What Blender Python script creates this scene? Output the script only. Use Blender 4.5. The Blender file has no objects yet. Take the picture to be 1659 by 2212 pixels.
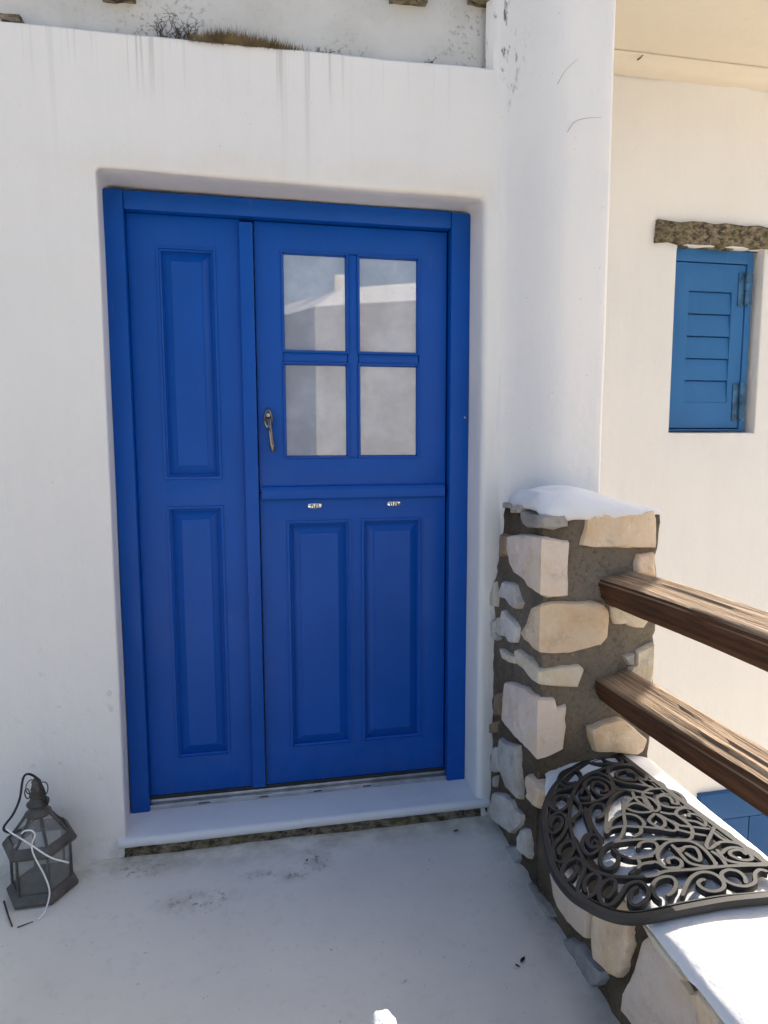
import bpy, bmesh, math, random
from mathutils import Vector, Matrix, noise
random.seed(7)
R = math.radians
scene = bpy.context.scene
col = scene.collection

# ------------------------------------------------------------------ camera
def cam_axes(yaw, pitch, roll):
    fwd = Vector((math.sin(yaw)*math.cos(pitch), math.cos(yaw)*math.cos(pitch), math.sin(pitch)))
    right = Vector((math.cos(yaw), -math.sin(yaw), 0)); up = right.cross(fwd)
    c, s = math.cos(roll), math.sin(roll)
    return c*right + s*up, -s*right + c*up, fwd
cam_data = bpy.data.cameras.new('camera'); cam = bpy.data.objects.new('camera', cam_data); col.objects.link(cam)
cr, cu, cf = cam_axes(R(10.809), R(-6.168), R(-0.164))
cam.matrix_world = Matrix(((cr.x, cu.x, -cf.x, 0.457), (cr.y, cu.y, -cf.y, -2.072), (cr.z, cu.z, -cf.z, 1.268), (0, 0, 0, 1)))
cam_data.sensor_fit = 'HORIZONTAL'; cam_data.sensor_width = 36.0; cam_data.lens = 36.0*1400/1659
cam_data.clip_start = 0.02; cam_data.clip_end = 500
scene.camera = cam

# ------------------------------------------------------------------ light
sun_dir = Vector((0.43, 0.246, 0.33)).normalized()           # towards the sun
world = bpy.data.worlds.new('World'); scene.world = world; world.use_nodes = True
wn = world.node_tree.nodes; bg = wn['Background']
sky = wn.new('ShaderNodeTexSky'); sky.sky_type = 'NISHITA'; sky.sun_disc = False
sky.sun_elevation = math.asin(sun_dir.z); sky.sun_rotation = math.atan2(sun_dir.x, sun_dir.y)
sky.air_density = 1.0; sky.dust_density = 6.0; sky.ozone_density = 1.0
world.node_tree.links.new(sky.outputs[0], bg.inputs[0]); bg.inputs[1].default_value = 0.15
sun_data = bpy.data.lights.new('sun', 'SUN'); sun_data.energy = 4.2; sun_data.angle = R(0.53); sun_data.color = (1.0, 0.93, 0.82)
sun = bpy.data.objects.new('sun', sun_data); col.objects.link(sun)
sun.rotation_euler = sun_dir.to_track_quat('Z', 'Y').to_euler(); sun.location = (5, 3, 8)
vs = scene.view_settings
scene.display_settings.display_device = 'sRGB'
vs.view_transform = 'Standard'; vs.look = 'None'; vs.gamma = 1.0; vs.exposure = 0.98; vs.use_curve_mapping = False
scene.render.engine = 'CYCLES'
scene.cycles.max_bounces = 10; scene.cycles.diffuse_bounces = 6; scene.cycles.glossy_bounces = 4
scene.cycles.transparent_max_bounces = 12; scene.cycles.use_denoising = True
scene.cycles.caustics_reflective = False; scene.cycles.caustics_refractive = False

# ------------------------------------------------------------------ materials
class NT:
    def __init__(s, name):
        s.m = bpy.data.materials.new(name); s.m.use_nodes = True
        s.n = s.m.node_tree.nodes; s.l = s.m.node_tree.links; s.b = s.n['Principled BSDF']
        s.geo = s.n.new('ShaderNodeNewGeometry'); s.pos = s.geo.outputs['Position']
    def link(s, a, b): s.l.new(a, b)
    def setin(s, sock, v):
        if hasattr(v, 'links') or isinstance(v, bpy.types.NodeSocket): s.l.new(v, sock)
        else: sock.default_value = v
    def noise(s, scale, detail=4, rough=.55, vec=None, stretch=None, w=0.0):
        v = vec if vec is not None else s.pos
        if stretch or w:
            mp = s.n.new('ShaderNodeMapping'); mp.inputs['Scale'].default_value = stretch or (1, 1, 1)
            mp.inputs['Location'].default_value = (w, w*1.7, w*.6); s.l.new(v, mp.inputs[0]); v = mp.outputs[0]
        t = s.n.new('ShaderNodeTexNoise'); t.inputs['Scale'].default_value = scale; t.inputs['Detail'].default_value = detail
        t.inputs['Roughness'].default_value = rough; s.l.new(v, t.inputs['Vector']); return t.outputs['Fac']
    def ramp(s, fac, stops):
        r = s.n.new('ShaderNodeValToRGB'); e = r.color_ramp.elements
        while len(e) < len(stops): e.new(0.5)
        for el, (p, c) in zip(e, stops):
            el.position = p; el.color = (c, c, c, 1) if not hasattr(c, '__len__') else (*c, 1)
        s.l.new(fac, r.inputs[0]); return r.outputs[0]
    def math(s, op, a, b=0.0, c=0.0):
        m = s.n.new('ShaderNodeMath'); m.operation = op
        for i, v in enumerate((a, b, c)): s.setin(m.inputs[i], v)
        return m.outputs[0]
    def mix(s, fac, a, b, mode='MIX'):
        m = s.n.new('ShaderNodeMix'); m.data_type = 'RGBA'; m.blend_type = mode
        s.setin(m.inputs[0], fac)
        for sock, v in ((m.inputs[6], a), (m.inputs[7], b)):
            s.setin(sock, (*v, 1) if isinstance(v, tuple) and len(v) == 3 else v)
        return m.outputs[2]
    def sep(s):
        x = s.n.new('ShaderNodeSeparateXYZ'); s.l.new(s.pos, x.inputs[0]); return x.outputs
    def mrange(s, v, a, b, c=0.0, d=1.0):
        m = s.n.new('ShaderNodeMapRange'); s.setin(m.inputs[0], v)
        for i, q in enumerate((a, b, c, d)): m.inputs[i+1].default_value = q
        m.interpolation_type = 'SMOOTHSTEP'; return m.outputs[0]
    def near(s, p, r0, r1, sc=(1, 1, 1)):
        v = s.n.new('ShaderNodeVectorMath'); v.operation = 'SUBTRACT'; s.l.new(s.pos, v.inputs[0]); v.inputs[1].default_value = p
        k = s.n.new('ShaderNodeVectorMath'); k.operation = 'MULTIPLY'; s.l.new(v.outputs[0], k.inputs[0]); k.inputs[1].default_value = sc
        d = s.n.new('ShaderNodeVectorMath'); d.operation = 'LENGTH'; s.l.new(k.outputs[0], d.inputs[0])
        return s.mrange(d.outputs['Value'], r0, r1, 1.0, 0.0)
    def bump(s, h, strength=.3, dist=.002, prev=None):
        b = s.n.new('ShaderNodeBump'); b.inputs['Strength'].default_value = strength; b.inputs['Distance'].default_value = dist
        s.setin(b.inputs['Height'], h)
        if prev: s.l.new(prev, b.inputs['Normal'])
        return b.outputs[0]
    def done(s, color, rough=.8, normal=None, spec=.5, metal=0.0, **kw):
        s.setin(s.b.inputs['Base Color'], (*color, 1) if isinstance(color, tuple) else color)
        s.setin(s.b.inputs['Roughness'], rough); s.setin(s.b.inputs['Metallic'], metal)
        s.b.inputs['Specular IOR Level'].default_value = spec
        if normal: s.l.new(normal, s.b.inputs['Normal'])
        for k, v in kw.items(): s.b.inputs[k].default_value = v
        return s.m

def plaster(name, base, drips=False, lichen=False, dirt=0.0, basedirt=None, pilaster=False, rough_relief=False):
    t = NT(name); x, y, z = t.sep()
    c = t.mix(t.ramp(t.noise(1.6, 5), [(.3, 0), (.75, 1)]), tuple(v*.94 for v in base), base)
    c = t.mix(t.ramp(t.noise(.9, 3, w=4.2), [(.45, 0), (.7, .35)]), c, (base[0]*.90, base[1]*.91, base[2]*.92))
    # brush marks run mostly upright
    br = t.noise(9, 4, .6, stretch=(1.0, 1.0, .14), w=1.3)
    c = t.mix(t.math('MULTIPLY', t.ramp(br, [(.5, 0), (.72, 1)]), .22), c, tuple(v*.86 for v in base))
    # sparse specks
    sp = t.ramp(t.noise(70, 2, w=9), [(.735, 0), (.76, 1)])
    c = t.mix(t.math('MULTIPLY', sp, .35), c, (.32, .30, .26))
    if drips:
        m = t.mrange(z, 1.95, 2.42, 0, 1)
        m2 = t.mrange(z, 2.22, 2.42, 0, 1)
        st = t.ramp(t.noise(30, 2, .5, stretch=(1, .1, .012)), [(.57, 0), (.66, 1)])
        st2 = t.ramp(t.noise(75, 2, .5, stretch=(1, .1, .01), w=3), [(.60, 0), (.66, 1)])
        patch = t.ramp(t.noise(2.2, 2, stretch=(1, .1, .05), w=7), [(.40, 0), (.62, 1)])
        f = t.math('MULTIPLY', t.math('MULTIPLY', st, m), patch)
        g = t.math('MULTIPLY', t.math('MULTIPLY', st2, m2), t.mrange(patch, 0, 1, .25, 1))
        c = t.mix(t.math('MULTIPLY', f, .26), c, (.38, .37, .33))
        c = t.mix(t.math('MULTIPLY', g, .38), c, (.33, .32, .29))
        # dirt thrown up along the foot
        ft = t.math('MULTIPLY', t.mrange(z, -.05, .05, 1, 0), t.ramp(t.noise(14, 5, w=2), [(.4, 0), (.65, 1)]))
        c = t.mix(t.math('MULTIPLY', ft, .45), c, (.38, .35, .28))
        # yellowed patch along the top of the opening
        ov = t.math('MULTIPLY', t.near((.62, .0, 2.06), .3, 1.0, (1, 1, 9)), t.ramp(t.noise(5, 4, w=5), [(.35, 0), (.7, 1)]))
        c = t.mix(t.math('MULTIPLY', ov, .35), c, (.68, .58, .44))
        # a few scuffs
        sc = t.math('MULTIPLY', t.ramp(t.noise(26, 3, w=11), [(.66, 0), (.72, 1)]), t.near((-.05, 0, .35), .05, .5))
        c = t.mix(t.math('MULTIPLY', sc, .3), c, (.40, .36, .34))
    if lichen:
        a = t.ramp(t.noise(55, 6, .75, w=2), [(.54, 0), (.64, 1)])
        b = t.ramp(t.noise(5, 4, w=8), [(.46, 0), (.66, 1)])
        e = t.math('MAXIMUM', t.near((1.19, .05, 2.50), .02, .17, (1, .5, .55)), t.near((.22, .05, 2.47), .03, .22, (1, .5, 1.5)))
        e = t.math('MAXIMUM', e, t.near((.72, .05, 2.44), .0, .16, (1, .5, 2)))
        c = t.mix(t.math('MULTIPLY', b, .30), c, (.40, .39, .34))
        c = t.mix(t.math('MULTIPLY', a, t.math('MULTIPLY', e, .85)), c, (.07, .065, .055))
        c = t.mix(t.math('MULTIPLY', a, t.math('MULTIPLY', b, .22)), c, (.16, .15, .13))
    if pilaster:
        a = t.ramp(t.noise(48, 5, .7, stretch=(1, 1, .3), w=2), [(.57, 0), (.66, 1)])
        e = t.near((1.235, -.01, 2.52), .02, .13, (1.4, 1, .42))
        c = t.mix(t.math('MULTIPLY', a, t.math('MULTIPLY', e, .9)), c, (.06, .055, .05))
    if dirt:
        d = t.ramp(t.noise(6, 6, .65, w=6), [(.5, 0), (.7, 1)])
        c = t.mix(t.math('MULTIPLY', d, dirt), c, (.30, .27, .22))
    n = t.bump(t.noise(4.5, 4, w=3), .55, .022)
    n = t.bump(br, .5, .007, n)
    n = t.bump(t.noise(120, 4, .6), .25, .0012, n)
    if rough_relief: n = t.bump(t.math('MULTIPLY', t.noise(75, 5, .65), t.ramp(t.noise(7, 3, w=6), [(.35, .1), (.6, 1)])), .55, .006, n)
    return t.done(c, .85, n, .3)

M = {}
M['plaster'] = plaster('white_plaster', (.81, .80, .775), drips=True)
M['plaster_upper'] = plaster('weathered_plaster', (.62, .62, .60), lichen=True)
M['plaster_pilaster'] = plaster('pilaster_plaster', (.81, .80, .785), pilaster=True)
M['plaster_warm'] = plaster('cream_plaster', (.80, .795, .78))
M['ceiling'] = plaster('tan_ceiling_paint', (.72, .67, .58))
M['plaster_cap'] = plaster('whitewash', (.80, .80, .80), rough_relief=True)
M['plaster_far'] = plaster('far_plaster', (.74, .73, .71), dirt=.25)

def floor_mat():
    t = NT('painted_concrete'); x, y, z = t.sep()
    base = (.78, .73, .64)
    c = t.mix(t.ramp(t.noise(2.4, 5), [(.3, 0), (.7, 1)]), (.69, .645, .565), base)
    c = t.mix(t.ramp(t.noise(30, 5, .7, w=1), [(.55, 0), (.8, .35)]), c, (.42, .405, .37))
    # grimy strip along the step and the low wall
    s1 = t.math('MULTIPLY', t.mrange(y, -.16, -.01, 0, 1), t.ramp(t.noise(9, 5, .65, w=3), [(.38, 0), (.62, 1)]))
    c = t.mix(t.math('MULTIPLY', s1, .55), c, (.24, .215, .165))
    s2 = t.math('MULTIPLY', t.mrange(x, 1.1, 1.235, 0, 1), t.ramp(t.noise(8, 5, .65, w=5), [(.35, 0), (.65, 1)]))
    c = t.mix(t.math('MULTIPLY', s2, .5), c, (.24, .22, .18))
    sp = t.ramp(t.noise(42, 7, .75, w=12), [(.53, 0), (.62, 1)])
    stain = None
    for p, r, sc in (((.25, -.25, -.055), .17, (1, 2.6, 1)), ((.60, -.13, -.055), .085, (1, 1, 1)), ((.52, -.19, -.055), .09, (1, 2, 1)), ((.06, -.07, -.055), .13, (1, 2, 1)), ((.42, -.17, -.055), .07, (1, 2, 1))):
        q = t.near(p, r*.1, r, sc); stain = q if stain is None else t.math('MAXIMUM', stain, q)
    c = t.mix(t.math('MULTIPLY', stain, t.math('MULTIPLY', sp, .75)), c, (.085, .075, .055))
    c = t.mix(t.math('MULTIPLY', stain, t.math('MULTIPLY', t.ramp(t.noise(11, 4, w=2), [(.42, 0), (.6, 1)]), .4)), c, (.32, .29, .22))
    sk = t.ramp(t.noise(60, 2, w=20), [(.72, 0), (.75, 1)])
    c = t.mix(t.math('MULTIPLY', sk, .4), c, (.17, .15, .12))
    n = t.bump(t.noise(3.2, 3), .4, .012); n = t.bump(t.noise(90, 4, .65), .3, .0015, n)
    return t.done(c, t.mrange(t.noise(5, 3), 0, 1, .5, .75), n, .4)
M['floor'] = floor_mat()

def paint(name, base, rough=.38, wear=.06, dusty=0.0):
    t = NT(name)
    c = t.mix(t.ramp(t.noise(3, 4), [(.3, 0), (.7, 1)]), tuple(v*.86 for v in base), base)
    g = t.noise(38, 4, .6, stretch=(1, 1, .06))
    c = t.mix(t.math('MULTIPLY', t.ramp(g, [(.5, 0), (.75, 1)]), .25), c, tuple(v*.75 for v in base))
    w = t.ramp(t.noise(55, 5, .7, w=5), [(.70, 0), (.76, 1)])
    c = t.mix(t.math('MULTIPLY', w, wear*2), c, tuple(min(1, v*1.6+.03) for v in base))
    x, y, z = t.sep()
    lo = t.math('MULTIPLY', t.mrange(z, .05, .32, 1, 0), t.ramp(t.noise(16, 6, .7, w=8), [(.42, 0), (.7, 1)]))
    c = t.mix(t.math('MULTIPLY', lo, dusty), c, (.30, .33, .38))
    sc = t.ramp(t.noise(30, 3, .5, stretch=(1, 1, .12), w=15), [(.70, 0), (.74, 1)])
    c = t.mix(t.math('MULTIPLY', sc, .06), c, (.25, .32, .50))
    n = t.bump(g, .4, .0016); n = t.bump(t.noise(5, 3, w=4), .25, .006, n); n = t.bump(t.noise(140, 3), .15, .0008, n)
    return t.done(c, t.mrange(t.noise(6, 3, w=2), 0, 1, rough-.06, rough+.14), n, .3)
M['blue'] = paint('blue_door_paint', (.0004, .084, .42), dusty=.05)
M['blue_shutter'] = paint('blue_shutter_paint', (.032, .155, .39), .5, .08)
M['blue_lower'] = paint('blue_gate_paint', (.012, .085, .25), .5)

def stone(name, c0, c1, c2):
    t = NT(name); oi = t.n.new('ShaderNodeObjectInfo')
    c = t.mix(t.ramp(t.noise(9, 5, .6), [(.3, 0), (.7, 1)]), c0, c1)
    c = t.mix(t.ramp(t.noise(8, 7, .68, w=6), [(.46, 0), (.66, .85)]), c, c2)
    vein = t.ramp(t.noise(17, 8, .75, w=3), [(.54, 0), (.68, .42)])
    c = t.mix(vein, c, tuple(v*.6 for v in c2))
    sp = t.ramp(t.noise(160, 2, w=9), [(.70, 0), (.76, .5)])
    c = t.mix(sp, c, (.10, .085, .065))
    c = t.mix(1.0, c, t.ramp(oi.outputs['Random'], [(0, .84), (1, 1.12)]), 'MULTIPLY')
    n = t.bump(t.noise(26, 7, .68), .8, .010); n = t.bump(t.noise(130, 5, .7), .6, .003, n)
    return t.done(c, .82, n, .3)
M['tan'] = stone('tan_stone', (.72, .54, .37), (.80, .66, .49), (.68, .47, .26))
M['cream'] = stone('cream_stone', (.72, .63, .48), (.77, .70, .56), (.66, .52, .33))
M['pink'] = stone('pink_stone', (.72, .58, .48), (.78, .67, .57), (.72, .57, .39))
M['white'] = stone('pale_stone', (.62, .59, .53), (.70, .67, .62), (.46, .39, .30))
M['grey'] = stone('grey_stone', (.40, .375, .335), (.50, .47, .425), (.34, .29, .23))
M['blue_stone'] = stone('bluish_stone', (.33, .34, .345), (.42, .43, .44), (.26, .25, .23))
M['brown'] = stone('brown_stone', (.30, .22, .14), (.36, .27, .18), (.24, .16, .09))
def slate_mat():
    t = NT('mossy_schist')
    c = t.mix(t.ramp(t.noise(45, 6, .7, stretch=(.6, 1, 1)), [(.40, 0), (.62, 1)]), (.045, .038, .026), (.30, .255, .18))
    c = t.mix(t.ramp(t.noise(11, 5, w=2), [(.5, 0), (.68, .55)]), c, (.155, .14, .055))
    c = t.mix(t.ramp(t.noise(90, 3, w=5), [(.66, 0), (.72, .8)]), c, (.47, .43, .36))
    n = t.bump(t.noise(40, 6, .7, stretch=(.6, 1, 1.3)), .9, .012)
    return t.done(c, .9, n, .2)
M['schist'] = slate_mat()
def mortar_mat():
    t = NT('brown_mortar'); x, y, z = t.sep()
    c = t.mix(t.ramp(t.noise(7, 5), [(.35, 0), (.7, 1)]), (.070, .052, .034), (.160, .125, .090))
    # smoother grey cement packed around the rail ends
    g = t.near((1.46, -.37, .69), .16, .36, (1, .4, .72))
    c = t.mix(t.math('MULTIPLY', g, .75), c, (.235, .205, .165))
    c = t.mix(t.ramp(t.noise(80, 4, .7, w=2), [(.5, 0), (.75, .7)]), c, (.055, .042, .028))
    c = t.mix(t.ramp(t.noise(120, 2, w=4), [(.70, 0), (.74, .6)]), c, (.42, .39, .33))
    n = t.bump(t.noise(22, 5, .65), .8, .012); n = t.bump(t.noise(170, 4, .7), .6, .003, n)
    return t.done(c, .93, n, .15)
M['mortar'] = mortar_mat()
def wood_mat():
    t = NT('weathered_wood')
    gr = t.noise(26, 6, .68, stretch=(1, .055, 1)); fine = t.noise(95, 4, .7, stretch=(1, .04, 1), w=3)
    c = t.mix(t.ramp(gr, [(.24, 0), (.76, 1)]), (.048, .020, .009), (.165, .072, .031))
    c = t.mix(t.ramp(fine, [(.40, .6), (.55, 0)]), c, (.034, .016, .008))
    # top faces coloured paler to paint in the sunlight falling on them
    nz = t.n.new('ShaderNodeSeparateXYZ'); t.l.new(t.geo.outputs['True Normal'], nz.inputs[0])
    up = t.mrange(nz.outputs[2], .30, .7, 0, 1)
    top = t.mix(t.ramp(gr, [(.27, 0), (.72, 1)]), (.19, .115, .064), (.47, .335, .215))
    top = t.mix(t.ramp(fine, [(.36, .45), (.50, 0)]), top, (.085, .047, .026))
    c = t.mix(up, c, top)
    n = t.bump(gr, 1.0, .012); n = t.bump(fine, .8, .005, n)
    return t.done(c, .72, n, .3)
M['wood'] = wood_mat()
def simple(name, base, rough=.5, metal=0.0, bscale=60, bstr=.2, bdist=.001, var=.2, spec=.5, **kw):
    t = NT(name)
    c = t.mix(t.ramp(t.noise(18, 4), [(.3, 0), (.7, 1)]), tuple(v*(1-var) for v in base), tuple(min(1, v*(1+var)) for v in base))
    return t.done(c, t.mrange(t.noise(25, 3, w=3), 0, 1, max(.02, rough-.1), rough+.1), t.bump(t.noise(bscale, 4), bstr, bdist), spec, metal, **kw)
def rubber_mat():
    t = NT('black_rubber')
    s = t.n.new('ShaderNodeSeparateXYZ'); t.l.new(t.geo.outputs['True Normal'], s.inputs[0])
    lit_dust = t.math('MULTIPLY', t.mrange(s.outputs[2], .6, .95, 0, 1), t.ramp(t.noise(30, 5, .65), [(.3, .55), (.65, 1)]))  # dust on upward faces also paints in the contrast of sunlit tops
    c = t.mix(lit_dust, (.008, .008, .009), (.024, .024, .024))
    return t.done(c, .54, t.bump(t.noise(300, 4), .2, .0005), .5, 0.0, IOR=1.62)
M['rubber'] = rubber_mat()
M['marble'] = plaster('marble_step', (.72, .735, .76))
M['rough_riser'] = M['schist']
M['alu'] = simple('aluminium', (.62, .63, .64), .35, .9)
M['dark_gap'] = simple('dark_rubber_seal', (.02, .022, .025), .6)
M['bronze'] = simple('dark_bronze', (.17, .17, .175), .14, 1.0, 40, .1, .001)
M['chrome'] = simple('bright_nickel', (.85, .82, .78), .18, 1.0)
M['lantern'] = simple('grey_lantern_metal', (.095, .088, .078), .55, .25, 120, .5, .0012, .45)
M['cable'] = simple('black_cable', (.012, .012, .013), .45)
M['side_wall'] = plaster('shade_tinted_wall', (.30, .34, .43))  # bluish grey puts the shade on the opposite house's side face into its colour
M['string'] = simple('white_string', (.80, .79, .77), .8, 0, 400, .3, .0005, .05)
M['dry'] = simple('dry_grass', (.155, .110, .050), .9, var=.5)
M['twig'] = simple('dead_twig', (.06, .048, .036), .9, var=.4)
M['green'] = simple('weed_green', (.10, .115, .035), .8, var=.4)
M['leaf'] = simple('dead_leaf', (.07, .05, .03), .8, var=.4)
M['hinge'] = simple('painted_hinge', (.05, .14, .26), .4, .4, 150, .5, .001, .5)
M['paving'] = plaster('sunny_paving', (.56, .50, .41), dirt=.25)
def pane_mat(name, base, rough, ior):
    t = NT(name)
    n = t.bump(t.noise(2.5, 2), .05, .004)
    sm = t.ramp(t.noise(8, 5, .6, w=3), [(.4, 0), (.75, 1)])
    return t.done(t.mix(sm, base, tuple(v*1.5+.01 for v in base)), rough, n, .5, 0.0, IOR=ior)
M['pane'] = pane_mat('door_glass', (.27, .29, .335), .02, 2.9)
def clear_glass(name, tint, fac):
    t = NT(name); o = t.n['Material Output']
    tr = t.n.new('ShaderNodeBsdfTransparent'); tr.inputs[0].default_value = (*tint, 1)
    mx = t.n.new('ShaderNodeMixShader'); mx.inputs[0].default_value = fac
    t.done((.50, .51, .49), .12, None, .5)
    t.l.new(tr.outputs[0], mx.inputs[1]); t.l.new(t.b.outputs[0], mx.inputs[2]); t.l.new(mx.outputs[0], o.inputs[0]); return t.m
M['lantern_glass'] = clear_glass('dusty_lantern_glass', (.92, .93, .92), .32)

# ------------------------------------------------------------------ helpers
def tag(o, label=None, cat=None, group=None, kind=None):
    for k, v in (('label', label), ('category', cat), ('group', group), ('kind', kind)):
        if v: o[k] = v
    return o
def empty(name, loc=(0, 0, 0)):
    o = bpy.data.objects.new(name, None); o.empty_display_size = .1; col.objects.link(o); o.location = loc; return o
def thing(name, label, cat, loc=(0, 0, 0), group=None):
    return tag(empty(name, loc), label, cat, group)
def link_mesh(name, me, m, parent=None, smooth=False, angle=None):
    if m: me.materials.append(m)
    o = bpy.data.objects.new(name, me); col.objects.link(o)
    if smooth:
        me.polygons.foreach_set('use_smooth', [True]*len(me.polygons))
        if angle is not None: me.set_sharp_from_angle(angle=R(angle))
    if parent:
        o.parent = parent; o.matrix_parent_inverse = Matrix.Translation(-parent_world(parent))
    return o
def parent_world(p):
    v = Vector(p.location)
    while p.parent:      # every child mesh sits at the world origin through its inverse matrix
        if p.type == 'MESH': return Vector((0, 0, 0))
        p = p.parent; v += Vector(p.location)
    return v if True else v
def bm_obj(name, bm, m, parent=None, smooth=False, angle=None, recalc=True):
    if recalc: bmesh.ops.recalc_face_normals(bm, faces=bm.faces)
    me = bpy.data.meshes.new(name); bm.to_mesh(me); bm.free()
    return link_mesh(name, me, m, parent, smooth, angle)
def add_box(bm, x0, x1, y0, y1, z0, z1, bev=0.0, seg=2):
    b = bmesh.new(); bmesh.ops.create_cube(b, size=1.0)
    for v in b.verts: v.co = Vector((x0+(v.co.x+.5)*(x1-x0), y0+(v.co.y+.5)*(y1-y0), z0+(v.co.z+.5)*(z1-z0)))
    if bev: bmesh.ops.bevel(b, geom=list(b.edges), offset=bev, segments=seg, affect='EDGES', profile=.6)
    join(bm, b)
def join(bm, b):
    mp = [bm.verts.new(v.co) for v in b.verts]
    b.verts.index_update()
    for f in b.faces:
        try: bm.faces.new([mp[v.index] for v in f.verts])
        except ValueError: pass
    b.free()
def box(name, m, parent, x0, x1, y0, y1, z0, z1, bev=.002, seg=2):
    bm = bmesh.new(); add_box(bm, x0, x1, y0, y1, z0, z1, bev, seg)
    return bm_obj(name, bm, m, parent, bev > 0, 40)
def add_loft(bm, rings, closed=True, cap=True):
    rv = [[bm.verts.new(p) for p in r] for r in rings]
    n = len(rv[0])
    for a, b in zip(rv, rv[1:]):
        for i in range(n if closed else n-1):
            j = (i+1) % n
            bm.faces.new((a[i], a[j], b[j], b[i]))
    if cap and closed:
        bm.faces.new(list(reversed(rv[0]))); bm.faces.new(rv[-1])
    return rv
def add_tube(bm, pts, r, sides=8, r_end=None):
    pts = [Vector(p) for p in pts]; n = len(pts); rings = []; up = Vector((.31, .17, .93)).normalized()
    for i, p in enumerate(pts):
        d = (pts[min(i+1, n-1)]-pts[max(i-1, 0)]).normalized()
        a = d.cross(up)
        if a.length < 1e-3: a = d.cross(Vector((1, 0, 0)))
        a.normalize(); b = d.cross(a); rr = r if r_end is None else r+(r_end-r)*i/(n-1)
        up = -b if False else up
        rings.append([p+(a*math.cos(2*math.pi*k/sides)+b*math.sin(2*math.pi*k/sides))*rr for k in range(sides)])
    add_loft(bm, rings)
def catmull(pts, sub=6, closed=False):
    P = [Vector(p) for p in pts]; out = []; n = len(P)
    rng = range(n if closed else n-1)
    for i in rng:
        p1, p2 = P[i], P[(i+1) % n]
        p0 = P[(i-1) % n] if closed or i > 0 else p1*2-p2
        p3 = P[(i+2) % n] if closed or i+2 < n else p2*2-p1
        for k in range(sub):
            t = k/sub
            out.append(.5*((2*p1)+(p2-p0)*t+(2*p0-5*p1+4*p2-p3)*t*t+(3*p1-p0-3*p2+p3)*t**3))
    if not closed: out.append(P[-1])
    return out
def nz(x, y=0.0, z=0.0, s=1.0): return noise.noise(Vector((x*s, y*s, z*s)))
def structure(o): o['kind'] = 'structure'; return o

# ------------------------------------------------------------------ ground
ZF = -.055
def height_sheet(name, m, x0, x1, y0, y1, z, nx, ny, amp):
    bm = bmesh.new(); g = []
    for j in range(ny+1):
        g.append([bm.verts.new((x0+(x1-x0)*i/nx, y0+(y1-y0)*j/ny, z+amp*nz(x0+(x1-x0)*i/nx, y0+(y1-y0)*j/ny, 3, 3.0))) for i in range(nx+1)])
    for j in range(ny):
        for i in range(nx): bm.faces.new((g[j][i], g[j][i+1], g[j+1][i+1], g[j+1][i]))
    return bm_obj(name, bm, m, None, True, recalc=False)
structure(height_sheet('terrace_floor', M['floor'], -5.0, 1.30, -9.0, .02, ZF, 90, 120, .003))
structure(height_sheet('courtyard_ground', M['paving'], -60, 60, -60, 60, -2.75, 12, 12, 0.0))
structure(box('terrace_wall', M['plaster_far'], None, -5.0, 1.295, -9.0, 0.1, -2.75, ZF-.02, 0))

# ------------------------------------------------------------------ house with the blue door
house = thing('house', 'whitewashed house front around the blue door with a rounded corner pilaster', 'house')
DW, DH = 1.184, 2.05
def opening_path():
    pts = []      # (x, z, outward x, outward z, radius of the rounded plaster edge, outer x, outer z)
    def zt(x): return 2.413+.017*max(-.2, min(1.25, (x+.2)/1.45*1.0))+.003*nz(x, 2, 0, 4)+.0018*nz(x, 6, 0, 19)
    N = 60
    XO0, XO1, ZB = -4.0, 1.335, -.10
    for i in range(N+1):     # up the left side
        t = i/N; z = -.10+(DH+.002-(-.10)-.012)*t
        wob = .004*nz(1.2, z, 0, 2.2)
        flare = -.012*max(0, 1-max(0, z)/.9)
        pts.append((.007+.007*t+wob*.5, z, -1, 0, .006+.003*max(0, nz(5, z, 1, 2)) - flare*.25, XO0, ZB+(zt(XO0)-ZB)*t))
    K = 4
    for i in range(1, K):
        a = math.pi/2*i/K
        pts.append((.014+.010*(1-math.cos(a)), DH+.002-.012+.012*math.sin(a), -math.cos(a), math.sin(a), .012, XO0, zt(XO0)))
    for i in range(N+1):     # along the top
        t = i/N; x = .024+(DW-.018-.022)*t
        z = DH+.002-.008*t+.004*nz(x, 7, 0, 3.5)
        xo = XO0+(XO1-XO0)*t
        # outer points spread so that most of them stay above the door
        xo = (x-.6)*1.15+.6 if .05 < t < .97 else xo
        pts.append((x, z, 0, 1, .009+.010*t+.004*nz(x, 9, 0, 4), xo, zt(xo)))
    for i in range(1, 8):
        a = math.pi/2*i/8
        pts.append((DW-.016+.016*math.sin(a), DH-.006-.016+.016*math.cos(a), math.sin(a), math.cos(a), .022, XO1, zt(XO1)))
    for i in range(N+1):     # down the right side
        t = i/N; z = DH-.006-.016+(-.10-(DH-.006-.016))*t
        pts.append((DW+.001+.003*nz(3, z, 0, 2.5), z, 1, 0, .022+.005*nz(4, z, 0, 3), XO1, zt(XO1)+(ZB-zt(XO1))*t))
    return pts, zt
path, ledge_z = opening_path()
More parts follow.
